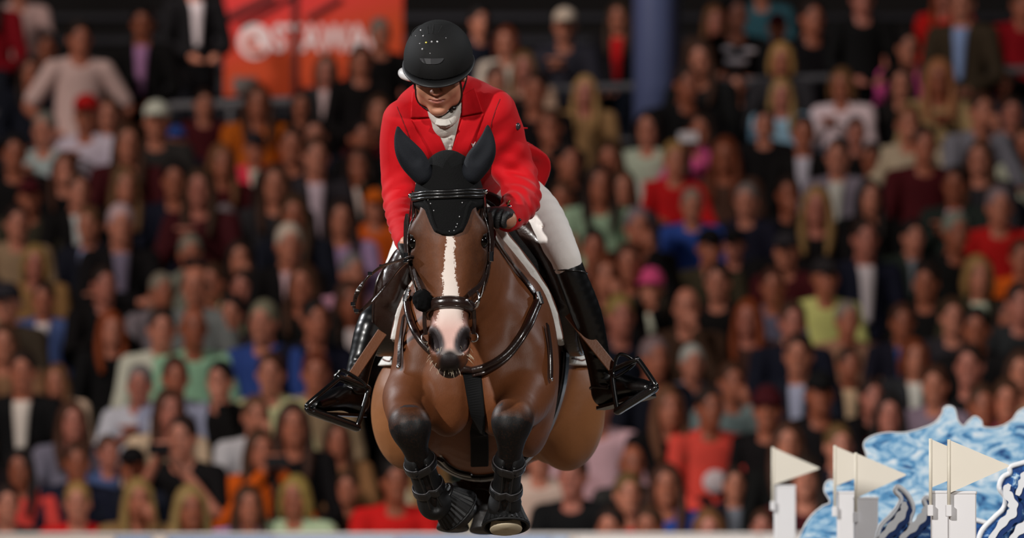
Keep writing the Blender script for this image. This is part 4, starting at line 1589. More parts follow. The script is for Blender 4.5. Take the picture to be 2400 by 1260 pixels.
p0, p1 = WD(525, 226, BD_), WD(945, -160, BD_)
mb = MB()
mb.box((p0[0], p0[1], p0[2]), (p1[0], p0[1] + .03, p1[2]), .004)
mb.build('banner_cloth', mbn, ban)
mw = mat('banner_white', rgb(236, 216, 216), .6)
cc = WD(597, 97, BD_) + np.array([0, -.006, 0])
mb = MB()
a = np.linspace(0, 2 * math.pi, 40, endpoint=False)
mb.plate([cc + np.array([.135 * math.cos(t_), 0, .140 * math.sin(t_)]) for t_ in a], .005, (0, 1, 0))
emb = mb.build('emblem_disc', mw, ban)
mb = MB()
a2 = np.linspace(0, 1.5 * math.pi, 28)
outer = [cc + np.array([(.02 + .070 * t_ / 4.7) * math.cos(t_ + .8), -.006, (.02 + .070 * t_ / 4.7) * math.sin(t_ + .8)]) for t_ in a2]
mb.tube(np.array(outer), [.012 + .016 * i / 27 for i in range(28)], 6)
mb.build('emblem_swirl', mat('banner_orange', rgb(214, 84, 40), .6), emb)
fc = bpy.data.curves.new('lettering', 'FONT')
fc.body = 'STAWAG'
fc.size = .30
fc.extrude = .003
fc.offset = .009
fo = bpy.data.objects.new('lettering', fc)
COL.objects.link(fo)
dg = bpy.context.evaluated_depsgraph_get()
me_ = bpy.data.meshes.new_from_object(fo.evaluated_get(dg))
bpy.data.objects.remove(fo, do_unlink=True)
co = np.zeros(len(me_.vertices) * 3, np.float32)
me_.vertices.foreach_get('co', co)
co = co.reshape(-1, 3)
t0, t1 = WD(640, 122, BD_), WD(905, 56, BD_)
sx = (t1[0] - t0[0]) / (co[:, 0].max() - co[:, 0].min())
sz = (t1[2] - t0[2]) / (co[:, 1].max() - co[:, 1].min())
nv_ = np.stack([t0[0] + (co[:, 0] - co[:, 0].min()) * sx, np.full(len(co), p0[1] - .006) + co[:, 2], t0[2] + (co[:, 1] - co[:, 1].min()) * sz], 1)
me_.vertices.foreach_set('co', nv_.astype(np.float32).ravel())
link('lettering', me_, mw, ban, False)
md_ = mat('banner_shadow_and_seam', rgb(70, 18, 22), .7)
for (a, b, c, d, w_) in ((692, 228, 690, -150, .045), (528, 44, 640, -10, .05), (560, 60, 720, -30, .03), (720, 44, 800, -4, .035)):  # upright strip is the seam, slanting dark ones imitate shadow lines
    A, B = WD(a, b, BD_) + np.array([0, -.02, 0]), WD(c, d, BD_) + np.array([0, -.02, 0])
    mb = MB()
    mb.strap(np.array([A, B]), w_, .02, [np.array([0, -1., 0])] * 2)
    mb.build('shadow_and_seam_line', md_, ban)
bx0, bx1 = WD(546, 216, 56.15), WD(602, 180, 56.15)
jb = MB()
jb.box((bx0[0], bx0[1], bx0[2]), (bx1[0], bx0[1] + .12, bx1[2]), .01)
box_ = jb.build('junction_box', mat('box_grey', rgb(104, 96, 92), .6))
setprops(box_, 'small grey box in front of the lower left corner of the banner', 'box')

# ================================================================== JUMP STANDARDS WITH FLAGS
m_post = mat('standard_white', rgb(226, 224, 226), .45, vary=.03, vscale=10)
m_flag = mat('flag_white', rgb(226, 218, 204), .6, vary=.06, vscale=6)
m_pole = mat('flag_pole', rgb(214, 206, 190), .5)


def standard(y, xa, xb, top, pole, ptop, flag, label):
    k = (DIST + y) / FPX
    x0, x1 = (xa - 1200) * k, (xb - 1200) * k
    zt = HC + (HOR - top) * k
    t = thing('jump_standard', ((x0 + x1) / 2, y, 0), label, 'jump standard', 'jump standards with white flags')
    mb = MB()
    mb.box((x0, y - .01, 0.02), (x1, y + .07, zt - .008), .004)
    post = mb.build('post', m_post, t)
    mb = MB()
    mb.box((x0 - .002, y - .012, zt - .010), (x1 + .002, y + .072, zt), .004)
    mb.build('post_cap', m_post, post)
    xm = (x0 + x1) / 2
    for dx, dy in ((.30, .0), (-.30, 0), (0, .32), (0, -.32)):
        mb = MB()
        mb.box((min(xm, xm + dx) - .03, min(y + .03, y + .03 + dy) - .03, 0), (max(xm, xm + dx) + .03, max(y + .03, y + .03 + dy) + .03, .05), .006)
        mb.build('foot', m_post, t)
    xp = (pole - 1200) * k
    yp = y - .022
    zp = HC + (HOR - ptop) * k
    zb = HC + (HOR - (top + 58)) * k
    mb = MB()
    mb.tube(np.array([[xp, yp, zb], [xp, yp, (zb + zp) / 2], [xp, yp, zp]]), .0055, 10)
    mb.build('flag_pole', m_pole, t, True)
    mb = MB()
    mb.box((xp - .010, y - .032, zb - .002), (xp + .010, y - .008, zb + .034), .003)
    mb.build('pole_bracket', m_post, t)
    P = [np.array([(a - 1200) * k, yp - .0015, HC + (HOR - b) * k]) for a, b in flag]
    # rounded tip, flag hemmed round the pole
    tip = P[1]
    o = [P[0], tip + (P[0] - tip) * .05, tip + ((P[0] - tip) + (P[2] - tip)) * .012, tip + (P[2] - tip) * .05, P[2]]
    mb = MB()
    mb.plate(o, .003, (0, 1, 0))
    mb.build('flag', m_flag, t)
    return t


standard(0.0, 2224, 2288, 1150, 2223, 1029, [(2223, 1030), (2368, 1091), (2224, 1155)], 'nearest white jump standard, with its triangular flag fully in view')
standard(0.9, 2184, 2245, 1149, 2180, 1027, [(2180, 1028), (2318, 1087), (2181, 1142)], 'white jump standard with a flag, just behind the nearest standard')
standard(3.1, 2002, 2058, 1164, 2005, 1060, [(2005, 1061), (2126, 1112), (2006, 1166)], 'right-hand white jump standard of the middle pair, longer flag tip')
standard(3.9, 1963, 2016, 1150, 1956, 1043, [(1956, 1044), (2074, 1095), (1957, 1138)], 'left-hand white jump standard of the middle pair, its flag partly overlapped')
standard(6.2, 1815, 1865, 1136, 1811, 1047, [(1811, 1048), (1923, 1097), (1812, 1136)], 'farthest, leftmost white jump standard with a small blurred flag')


# ================================================================== WAVE-SHAPED FENCE WINGS
def wave_mat(name, deep, seed, scale, w=(.32, .46, .60, .72)):
    m = bpy.data.materials.new(name)
    m.use_nodes = True
    N, L = m.node_tree.nodes, m.node_tree.links
    b = N['Principled BSDF']
    b.inputs['Roughness'].default_value = .4
    tc = N.new('ShaderNodeTexCoord')
    mp = N.new('ShaderNodeMapping')
    mp.inputs['Rotation'].default_value = (0, math.radians(-35), 0)
    mp.inputs['Scale'].default_value = (1, 1, 1.9)
    mp.inputs['Location'].default_value = (seed, seed * 2, 0)
    L.new(tc.outputs['Object'], mp.inputs['Vector'])
    n = N.new('ShaderNodeTexNoise')
    n.inputs['Scale'].default_value = scale
    n.inputs['Detail'].default_value = 6
    n.inputs['Roughness'].default_value = .62
    n.inputs['Distortion'].default_value = 1.6
    L.new(mp.outputs[0], n.inputs['Vector'])
    cr = N.new('ShaderNodeValToRGB')
    e = cr.color_ramp.elements
    e[0].position, e[0].color = w[0], rgb(232, 238, 244)
    e[1].position, e[1].color = w[1], rgb(172, 206, 230)
    q = e.new(w[2]); q.color = rgb(88, 152, 200) if not deep else rgb(40, 100, 170)
    q = e.new(w[3]); q.color = rgb(24, 62, 122)
    L.new(n.outputs['Fac'], cr.inputs[0])
    L.new(cr.outputs[0], b.inputs['Base Color'])
    return m


m_w1 = wave_mat('wave_print', False, 1.3, 8.5, (.34, .47, .58, .68))
m_w2 = wave_mat('wave_print_deep', True, 4.1, 9, (.30, .40, .46, .56))
m_wht = mat('wave_white_edge', rgb(226, 228, 232), .45)


def board_outline(pix, y, closed_z=True):
    k = (DIST + y) / FPX
    P = [np.array([(a - 1200) * k, y, HC + (HOR - b) * k]) for a, b in pix]
    P = list(spline(np.array(P), len(P) * 5))
    P += [np.array([P[-1][0], y, 0.0]), np.array([P[0][0], y, 0.0])]
    return P


def wing(y, contour, label, m, rimr=.009):
    o = board_outline(contour, y)
    c = np.mean(o, 0)
    t = thing('fence_wing', (c[0], y, 0), label, 'fence wing', 'blue wave-shaped fence wings')
    mb = MB()
    mb.plate(o, .03, (0, 1, 0))
    mb.build('wave_board', m, t)
    # pale rim standing slightly proud along the cut edge
    rim_ = np.array(o[:-2]) + np.array([0, -.002, 0])
    mb = MB()
    mb.tube(rim_, rimr, 6)
    mb.build('wave_rim', m_wht, t, True)
    for dx in (-.25, .25):
        mb = MB()
        mb.box((c[0] + dx - .02, y + .03, 0), (c[0] + dx + .02, y + .45, .05))
        mb.build('foot', m_post, t)
    return t


def squiggle(parent, y, pix, w, m, rimw=.010):
    """raised white foam line with a dark blue shadow line beside it"""
    k = (DIST + y) / FPX
    P = spline(np.array([[(a - 1200) * k, y, HC + (HOR - b) * k] for a, b in pix]), len(pix) * 9)
    n = len(P)
    rr = [.004 + w * .20 * math.sin(math.pi * (.1 + .8 * i / (n - 1))) * (1 + .3 * math.sin(i * .7)) for i in range(n)]
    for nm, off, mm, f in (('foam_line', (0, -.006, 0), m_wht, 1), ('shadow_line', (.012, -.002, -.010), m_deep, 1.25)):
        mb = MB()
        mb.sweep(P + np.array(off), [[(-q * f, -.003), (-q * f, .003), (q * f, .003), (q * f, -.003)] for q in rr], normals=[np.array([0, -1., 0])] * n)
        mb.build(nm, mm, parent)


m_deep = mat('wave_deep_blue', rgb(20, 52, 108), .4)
back = wing(4.7, [(1866, 1275), (1893, 1218), (1925, 1187), (1945, 1176), (1932, 1150), (1936, 1130), (1950, 1124), (1966, 1136), (1992, 1102), (2030, 1076), (2024, 1040), (2042, 1022), (2078, 1013), (2120, 1013), (2160, 1003), (2190, 990), (2207, 970), (2212, 955), (2225, 950), (2238, 958), (2245, 985), (2258, 997), (2270, 985), (2285, 975), (2300, 985), (2306, 1000), (2340, 1000), (2370, 985), (2385, 965), (2402, 955), (2440, 940), (2500, 960)], 'tallest pale blue wave board with spray-shaped top, behind the flags', m_w1, .0025)
midw = wing(2.4, [(2050, 1290), (2062, 1235), (2090, 1205), (2112, 1170), (2098, 1150), (2106, 1140), (2128, 1160), (2140, 1190), (2132, 1222), (2150, 1236), (2172, 1200), (2165, 1170), (2180, 1168), (2210, 1196), (2260, 1210), (2330, 1230)], 'low blue wave board between the middle and nearest standards', m_w2)
squiggle(midw, 2.38, [(2062, 1262), (2090, 1232), (2116, 1200), (2120, 1175)], .05, m_w2)
squiggle(midw, 2.38, [(2110, 1262), (2140, 1235), (2165, 1205), (2168, 1186)], .05, m_w2)
frontw = wing(1.35, [(2288, 1290), (2300, 1245), (2330, 1212), (2352, 1190), (2356, 1165), (2342, 1142), (2350, 1118), (2366, 1108), (2368, 1094), (2390, 1086), (2420, 1078), (2480, 1060)], 'dark blue wave board at the right edge beside the nearest standard', m_w2)
squiggle(frontw, 1.33, [(2318, 1268), (2348, 1226), (2372, 1200), (2372, 1176), (2358, 1150), (2366, 1134)], .055, m_w2)
squiggle(frontw, 1.33, [(2366, 1270), (2392, 1238), (2420, 1216), (2440, 1190)], .06, m_w2)
squiggle(frontw, 1.33, [(2384, 1160), (2396, 1130), (2404, 1110), (2420, 1096)], .045, m_w2)

# ================================================================== SPECTATORS
def skin_material():
    m = bpy.data.materials.new('spectator_skin')
    m.use_nodes = True
    N, L = m.node_tree.nodes, m.node_tree.links
    b = N['Principled BSDF']
    b.inputs['Roughness'].default_value = .5
    oi = N.new('ShaderNodeObjectInfo')
    at = N.new('ShaderNodeAttribute'); at.attribute_name = 'feature'
    mx = N.new('ShaderNodeMix'); mx.data_type = 'RGBA'
    L.new(at.outputs['Fac'], mx.inputs[0])
    L.new(oi.outputs['Color'], mx.inputs[6])
    mx.inputs[7].default_value = rgb(60, 34, 28)
    L.new(mx.outputs[2], b.inputs['Base Color'])
    return m


m_skin = skin_material()
m_cloth = mat('spectator_cloth', (1, 1, 1, 1), .85, objcol=True, vary=.12, vscale=14, bump=.3, bscale=25, spec=.2)
m_hair = mat('spectator_hair', (1, 1, 1, 1), .6, objcol=True, vary=.25, vscale=40, bump=.6, bscale=60, spec=.3)
HC_ = np.array([0, -.04, 1.20])      # head centre of a seated spectator
HS_ = np.array([0, -.02, 1.64])      # head centre of a standing one


def arm_paths(pose, sh):
    z = sh
    R = []
    for s in (-1, 1):
        S_ = np.array([s * .185, .0, z])
        if pose == 'phone':
            E_, H_ = np.array([s * .27, -.20, z - .22]), np.array([s * .045, -.33, z + .10])
        elif pose == 'clap':
            E_, H_ = np.array([s * .25, -.12, z - .27]), np.array([s * .030, -.36, z - .10])
        elif pose == 'folded':
            E_, H_ = np.array([s * .24, -.10, z - .27]), np.array([-s * .10, -.21, z - .25 + s * .02])
        elif pose == 'chin':
            E_, H_ = (np.array([s * .20, -.22, z - .26]), np.array([s * .06, -.20, z + .08])) if s > 0 else (np.array([s * .24, -.10, z - .28]), np.array([.08, -.24, z - .30]))
        elif pose == 'akimbo':
            E_, H_ = np.array([s * .36, .02, z - .26]), np.array([s * .18, -.06, z - .44])
        else:
            E_, H_ = np.array([s * .245, -.05, z - .29]), np.array([s * .10, -.30, z - .40])
        R.append((S_, E_, H_))
    return R


def person_meshes(pose, standing=False):
    hc = HS_ if standing else HC_
    sh = hc[2] - .215
    hip = np.array([0, .02, .92 if standing else .52])
    B = SDF((-.48, -.62, -.01), (.48, .30, hc[2] + .19), .0125)
    # head
    B.ell(hc + [0, .01, .02], (.074, .095, .105), k=.02)
    B.ell(hc + [0, -.030, -.055], (.056, .058, .060), k=.03)
    B.ell(hc + [0, -.066, -.100], (.026, .022, .020), k=.02)
    B.tube([hc + [0, -.085, .012], hc + [0, -.112, -.030]], [.010, .014], k=.012)
    for s in (-1, 1):
        B.ell(hc + [s * .078, .01, -.012], (.012, .022, .032), k=.008)
        B.ell(hc + [s * .032, -.098, .010], (.020, .016, .013), k=.012, sub=True)
    B.tube([hc + [0, .01, -.07], hc + [0, .025, -.17]], [.055, .060], k=.03)
    # trunk
    B.tube([hip, (hip + [0, .02, sh]) * [.5, .5, .5] * [1, 1, 1] + [0, .01, .0], [0, .02, sh - .04]], [(.155, .11), (.135, .10), (.150, .095)], k=.04)
    B.tube([[-.17, .015, sh], [0, .02, sh + .03], [.17, .015, sh]], [.055, .06, .055], k=.04)
    arms = arm_paths(pose, sh)
    for S_, E_, H_ in arms:
        B.tube([S_, (S_ + E_) / 2, E_, (E_ + H_) / 2, H_], [.050, .044, .038, .034, .026], k=.02)
        d = (H_ - E_) / np.linalg.norm(H_ - E_)
        B.ell(H_ + d * .05, (.034, .040, .040), k=.015)
        for q in (-.026, -.009, .009, .026):
            B.tube([H_ + d * .07 + [q, 0, 0], H_ + d * .115 + [q, -.01, .0]], [.0125, .0115], k=.006)
    legs = []
    for s in (-1, 1):
        if standing:
            lg = [hip + [s * .09, 0, -.04], np.array([s * .10, -.01, .50]), np.array([s * .10, .03, .09])]
        else:
            lg = [hip + [s * .09, -.02, -.02], np.array([s * .13, -.42, .52]), np.array([s * .13, -.40, .10])]
        legs.append(lg)
        B.tube(lg, [.075, .058, .042], k=.03, n=9)
        B.tube([lg[2] + [0, .03, -.04], lg[2] + [0, -.14, -.055]], [.04, .034], k=.02)
    V, F = B.mesh(2)
    me = mesh_np('spectator_body', V, F)
    p = V - hc
    ft = np.zeros(len(V))
    fr = p[:, 1] < -.05
    for s in (-1, 1):
        ft = np.maximum(ft, np.clip(1.6 - np.sqrt(((p[:, 0] - s * .032) / .017) ** 2 + ((p[:, 2] - .010) / .009) ** 2), 0, .8))
        ft = np.maximum(ft, .7 * np.clip(1.6 - np.sqrt(((p[:, 0] - s * .034) / .020) ** 2 + ((p[:, 2] - .034) / .006) ** 2), 0, .8))
    ft = np.maximum(ft, .6 * np.clip(1.6 - np.sqrt((p[:, 0] / .024) ** 2 + ((p[:, 2] + .066) / .007) ** 2), 0, .8))
    attr(me, 'feature', np.where(fr, ft, 0))
    out = {'body': me}
    # clothes: long and short sleeves
    for kind in ('long', 'short'):
        C = SDF((-.48, -.62, .30), (.48, .30, hc[2] + .05), .0125)
        C.tube([hip + [0, 0, -.06], (hip + [0, .02, sh]) * .5 + [0, .01, .0], [0, .02, sh - .04]], [(.185, .145), (.165, .125), (.175, .115)], k=.04)
        C.tube([[-.18, .015, sh], [0, .02, sh + .03], [.18, .015, sh]], [.066, .066, .066], k=.04)
        for S_, E_, H_ in arms:
            if kind == 'long':
                C.tube([S_, (S_ + E_) / 2, E_, (E_ + H_) / 2, H_ * .9 + E_ * .1], [.066, .060, .054, .048, .040], k=.02)
            else:
                C.tube([S_, S_ * .6 + E_ * .4, S_ * .2 + E_ * .8], [.068, .064, .060], k=.02)
        C.ell(hc + [0, -.02, -.155], (.060, .085, .045), k=.02, sub=True)
        if kind == 'long':
            C.tube([hc + [-.055, .00, -.150], hc + [0, .075, -.135], hc + [.055, .00, -.150]], [.020, .022, .020], k=.02)
        V, F = C.mesh(2)
        out[kind] = mesh_np('spectator_top', V, F)
    T = SDF((-.30, -.60, -.02), (.30, .25, hip[2] + .14), .014)
    for lg in legs:
        T.tube(lg, [.095, .074, .058], k=.03, n=9)
    T.ell(hip + [0, 0, -.02], (.165, .13, .10), k=.03)
    V, F = T.mesh(2)
    out['trousers'] = mesh_np('spectator_trousers', V, F)
    # open shirt front: a tapered panel on the chest
    n = 10
    Vp, Fp = [], []
    for i in range(n):
        t_ = i / (n - 1)
        zc = sh + .045 - t_ * .36
        w_ = .052 * (1 - t_ * .55)
        for q in (-1, -.5, 0, .5, 1):
            Vp.append((w_ * q, -.112 - .012 * (1 - q * q) + (.035 if i == 0 else .012 if i == 1 else 0) - .006 * t_, zc))
    for i in range(n - 1):
        for j in range(4):
            Fp.append([i * 5 + j, (i + 1) * 5 + j, (i + 1) * 5 + j + 1, i * 5 + j + 1])
    m_ = len(Vp)
    Vp += [(a, b + .03, c) for a, b, c in Vp]
    Fp += [[m_ + q for q in f[::-1]] for f in Fp]
    rim_ = [j for j in range(5)] + [i * 5 + 4 for i in range(1, n)] + [(n - 1) * 5 + j for j in (3, 2, 1, 0)] + [i * 5 for i in range(n - 2, 0, -1)]
    Fp += [[a, b, m_ + b, m_ + a] for a, b in zip(rim_, rim_[1:] + rim_[:1])]
    out['shirt'] = mesh_np('spectator_shirt', np.array(Vp), Fp)
    if kind:
        out['hc'] = hc
    for k_, mm in (('body', m_skin), ('long', m_cloth), ('short', m_cloth), ('trousers', m_cloth), ('shirt', m_cloth)):
        out[k_].materials.append(mm)
        out[k_].polygons.foreach_set('use_smooth', np.ones(len(out[k_].polygons), bool))
    return out


def hair_mesh(style):
    """hair or headgear around a head centred at the origin"""
    h = SDF((-.19, -.20, -.42), (.19, .22, .22), .0105)
    o = np.zeros(3)
    if style in ('short', 'grey', 'long', 'bob', 'tail'):
        h.ell([0, .022, .035], (.083, .100, .105), k=.01)
        h.ell([0, -.060, -.040], (.070, .075, .085), k=.012, sub=True)
        h.ell([0, -.02, -.12], (.12, .10, .06), k=.01, sub=True)
    if style == 'long':
        for s in (-1, 1):
            h.tube([[s * .062, -.01, .05], [s * .085, .0, -.06], [s * .088, -.03, -.18], [s * .075, -.07, -.30]], [(.030, .040), (.026, .045), (.030, .040), (.018, .025)], k=.02)
        h.tube([[0, .08, .0], [0, .09, -.15], [0, .085, -.28]], [(.07, .04), (.09, .035), (.07, .03)], k=.03)
    if style == 'bob':
        for s in (-1, 1):
            h.tube([[s * .066, -.01, .05], [s * .084, .01, -.05], [s * .080, .0, -.12]], [(.026, .05), (.026, .055), (.018, .04)], k=.02)
        h.tube([[0, .08, .0], [0, .085, -.11]], [(.07, .04), (.075, .03)], k=.03)
    if style == 'tail':
        h.tube([[0, .10, .05], [0, .15, .0], [.02, .15, -.12], [.02, .13, -.20]], [.025, .032, .03, .012], k=.02)
    if style == 'bald':
        for s in (-1, 1):
            h.tube([[s * .072, -.005, .005], [s * .070, .05, .0], [s * .03, .095, -.005]], [.014, .022, .022], k=.02)
        h.tube([[-.04, .088, -.01], [.04, .088, -.01]], [.022, .022], k=.02)
    if style == 'cap':
        h.ell([0, .018, .055], (.085, .102, .085), k=.01)
        h.ell([0, 0, -.06], (.2, .2, .085), k=.006, sub=True)
        h.ell([0, -.10, .040], (.062, .075, .010), k=.012)
    if style == 'beanie':
        h.ell([0, .018, .050], (.090, .106, .100), k=.01)
        h.ell([0, -.02, -.06], (.2, .2, .085), k=.006, sub=True)
        h.tube([[-.085, -.01, .035], [-.06, -.085, .04], [0, -.105, .042], [.06, -.085, .04], [.085, -.01, .035]], [.014] * 5, k=.008)
    V, F = h.mesh(2)
    me = mesh_np('spectator_' + style, V, F)
    me.materials.append(m_hair if style not in ('cap', 'beanie') else m_cloth)
    me.polygons.foreach_set('use_smooth', np.ones(len(me.polygons), bool))
    return me


POSES = {p: person_meshes(p) for p in ('lap', 'phone', 'clap', 'folded', 'chin')}
POSES['stand'] = person_meshes('lap', True)
POSES['akimbo'] = person_meshes('akimbo', True)
HAIR = {s: hair_mesh(s) for s in ('short', 'long', 'bob', 'tail', 'bald', 'cap', 'beanie')}
HAIRC = {'black': (20, 16, 15), 'dark brown': (38, 24, 18), 'brown': (68, 42, 27), 'light brown': (108, 74, 46), 'blond': (158, 122, 74), 'auburn': (104, 50, 24),
         'red': (130, 58, 22), 'grey': (128, 122, 116), 'white': (196, 186, 174)}
TOPC = {'black': (14, 14, 16), 'navy': (20, 24, 40), 'dark grey': (44, 44, 48), 'grey': (122, 124, 130), 'white': (214, 206, 204), 'cream': (212, 194, 172), 'beige': (160, 140, 112),
        'olive': (58, 56, 42), 'dark green': (34, 46, 40), 'maroon': (70, 16, 24), 'crimson': (146, 14, 30), 'red': (196, 26, 26), 'coral': (226, 74, 62), 'orange': (206, 92, 22),
        'mustard': (176, 138, 60), 'pale yellow': (216, 206, 142), 'mint': (150, 206, 166), 'pale green': (176, 202, 178), 'teal': (52, 108, 112), 'blue': (44, 78, 152), 'denim blue': (76, 94, 140),
        'light blue': (156, 174, 214), 'lilac': (178, 140, 190), 'pink': (226, 92, 148), 'pale pink': (222, 170, 188), 'brown': (72, 50, 38), 'tan': (150, 112, 70), 'slate': (92, 104, 118), 'hot pink': (240, 62, 92)}
COLW = {'bk': 'black', 'db': 'dark brown', 'br': 'brown', 'lb': 'light brown', 'bl': 'blond', 'au': 'auburn', 'rd': 'red', 'gy': 'grey', 'wh': 'white'}
STY = {'s': 'short', 'l': 'long', 'b': 'bob', 't': 'tail', 'x': 'bald', 'c': 'cap', 'n': 'beanie'}
# x y (face centre in the photograph) | hair style:colour | top: colour[/shirt colour], t = T-shirt | pose
CROWD = """
45 -30 s:db pale pink lap|-30 -25 l:bk crimson lap|110 112 s:bk black lap|185 92 s:db white,t akimbo|70 168 l:db navy lap|335 55 s:bk black/lilac stand
456 -45 s:bk black/white stand|205 268 c:red white clap|256 268 l:br dark grey/white lap|108 306 s:gy pale green clap|35 360 s:bk black lap|368 284 c:white dark grey lap
300 335 l:br maroon lap|415 330 c:blue navy lap|477 245 s:db maroon lap|602 240 l:br orange lap|708 248 l:bk black lap|765 165 b:br dark grey/white lap|845 145 s:db black stand
890 82 s:gy black stand|942 168 s:db maroon lap|596 348 c:dark grey hot pink/white folded|687 342 s:db black lap|738 318 s:bk navy lap|738 368 s:br dark grey/white lap
850 322 s:bk black lap|846 386 l:db dark green/white chin|516 380 l:lb maroon lap|885 262 l:br maroon lap
1122 52 s:bk navy lap|1190 100 b:au cream lap|1230 158 l:lb beige clap|1326 62 c:cream dark grey clap|1452 42 l:br black/red lap|1160 192 s:db black lap|1258 214 s:db black lap
1372 216 l:bl tan lap|1292 300 s:br black chin|1330 378 s:bk black lap|1522 302 b:bk pale green lap|1432 374 l:br white lap
1672 48 l:lb brown lap|1722 36 s:bk black,p folded|1787 -30 s:br teal lap|1822 66 c:maroon dark grey lap|1900 44 s:db black lap|1645 142 l:br black lap|1606 198 s:db black lap
1725 202 s:bk black lap|1832 140 b:bl dark grey lap|1832 222 l:bl light blue lap|1792 292 s:bk black lap|1646 306 l:db pink phone|1702 366 l:au brown lap|1580 374 s:bl red folded|1884 314 s:db black/white lap
2020 0 s:db black stand|1948 110 l:db black clap|2082 116 s:db pink chin|2128 114 s:bk pink lap|2256 8 s:db olive/light blue stand|2215 -10 l:rd red lap|2392 12 s:br crimson lap|2312 108 s:db black lap
1976 200 b:lb white clap|2116 196 l:bk black lap|2200 184 l:bl beige clap|2346 196 s:br slate lap|2296 262 s:br grey chin|2374 266 s:db dark grey/white lap
2130 292 t:lb cream chin|2164 342 s:db maroon lap|2006 310 s:bk black lap|1966 368 s:db grey/white lap|2300 372 l:br dark grey lap|2398 336 s:br white lap|2045 372 s:bk dark grey/white lap
70 462 c:maroon olive lap|152 398 l:br black chin|182 448 s:br black/white lap|290 436 l:lb black lap|412 424 s:bk navy lap|472 442 l:br maroon clap
40 524 s:db beige lap|84 616 b:bl tan lap|212 528 s:lb navy/light blue lap|282 528 s:wh black/grey folded|105 702 s:db denim blue/white lap|446 596 s:gy grey phone|242 668 s:db black clap
376 684 s:gy grey lap|462 672 x:gy grey lap|20 712 c:dark grey olive lap|258 772 l:rd black lap|378 772 s:db white lap|452 768 x:lb mint lap
530 516 b:gy olive chin|648 432 l:br dark grey lap|692 504 l:br navy lap|676 574 s:wh black/white lap|800 512 l:db lilac lap|562 606 l:db dark grey chin|880 484 c:orange orange lap
716 668 l:br black lap|824 642 s:gy pale pink lap|574 676 s:db black/white clap|622 756 s:gy blue lap|736 752 s:bk navy lap|816 706 l:br black/white lap|502 662 s:br mint lap|548 738 s:bk dark grey/white lap
1320 466 s:br mint lap|1458 442 l:br dark grey lap|1404 432 l:db mint lap|1494 534 s:gy black chin|1392 582 s:bk navy lap|1472 618 s:br olive lap|1416 648 l:au black chin|1528 676 n:pink black/white chin
1450 742 s:bl navy lap|1336 572 s:br navy lap|1610 722 x:br brown chin
1622 482 s:gy blue lap|1752 472 s:gy navy lap|1850 456 s:db black chin|1916 484 l:bl black lap|1662 582 c:black olive lap|1722 576 c:black black lap|1846 590 c:dark grey maroon lap|1686 662 s:bk black lap
1812 672 s:br slate lap|1756 746 l:rd brown lap|1932 652 c:dark grey pale yellow lap|1856 756 s:br navy lap
2242 434 s:db dark green/white clap|2340 486 s:gy red lap|2036 462 l:bk black lap|2024 560 s:db navy/white lap|2136 556 s:bk dark green/grey lap|2236 546 s:gy black lap|2172 664 s:db black lap|2288 646 b:bl olive/white lap
2394 604 s:br orange lap|1984 752 s:gy beige lap|2114 756 s:br navy/blue lap|2232 744 s:br dark grey lap|2290 772 s:bk black lap|2386 712 s:db dark grey lap|2350 740 l:db brown lap
10 806 l:br tan lap|56 872 s:db black/white lap|136 892 l:lb cream lap|168 988 l:br grey lap|330 902 s:gy white,t clap|410 886 s:br light blue lap|392 962 l:br cream,t lap
50 1098 l:bk coral lap|180 1084 s:br navy lap|312 1094 c:black navy lap|432 1026 s:db black,t phone|14 1182 s:db dark grey lap|182 1178 t:bl red lap|322 1170 l:bl tan chin|442 1192 l:bl maroon lap|250 1060 s:br denim blue lap
462 786 x:lb dark grey/light blue lap|520 894 s:bk black chin|636 876 s:br cream lap|740 876 s:au beige lap|598 976 s:lb white chin|686 996 l:br black lap|606 1056 l:br orange phone
580 1184 l:br lilac lap|696 1164 b:bl pale green lap|816 1144 s:br brown lap|790 1030 l:br tan clap|926 1128 s:bk red lap
1530 842 s:gy navy lap|1620 852 s:wh slate lap|1712 896 s:br grey chin|1560 956 l:lb black lap|1660 956 s:db coral,b lap|1800 960 n:maroon black lap|1480 1088 x:lb dark grey lap
1346 1116 s:br black folded|1470 1158 s:lb red,t lap|1562 1138 l:br blue lap|1722 1134 s:db navy/grey lap|1404 950 s:br pale pink lap
1436 1240 s:db black lap|1524 1238 s:br dark grey lap|1660 1244 l:lb brown lap|1790 1236 s:br tan lap
1874 834 s:db navy/light blue lap|1988 856 s:db black/cream lap|1920 924 c:black black lap|2140 838 b:au dark grey/white lap|2194 904 s:br grey lap|2276 858 s:db black lap|2300 952 s:br grey lap
2086 972 l:bk maroon lap|1846 1040 l:br black lap|1962 1046 s:lb navy lap|2394 872 l:br beige lap|2360 940 s:br pink lap|2040 930 s:db black lap|1890 1120 l:db maroon lap
"""
rs = random.Random(11)
people = []
for ln in CROWD.strip().splitlines():
    for ent in ln.split('|'):
        w = ent.split()
        x_, y_ = float(w[0]), float(w[1])
        # hair colour words may hold a space (caps in dark grey)
        i = 2
        hs = w[2]
        if hs.split(':')[1] in ('dark', 'pale', 'light') and hs[0] in 'cn':
            hs = hs + ' ' + w[3]
            i = 3
        top = ' '.join(w[i + 1:-1])
        people.append(dict(px=x_, py=y_, hs=hs, top=top, pose=w[-1]))
rows = {14: [(c0[0], 1), (c0[0] + .2, 1), (c0[0] - .2, 1)]}
nseen = len(people)
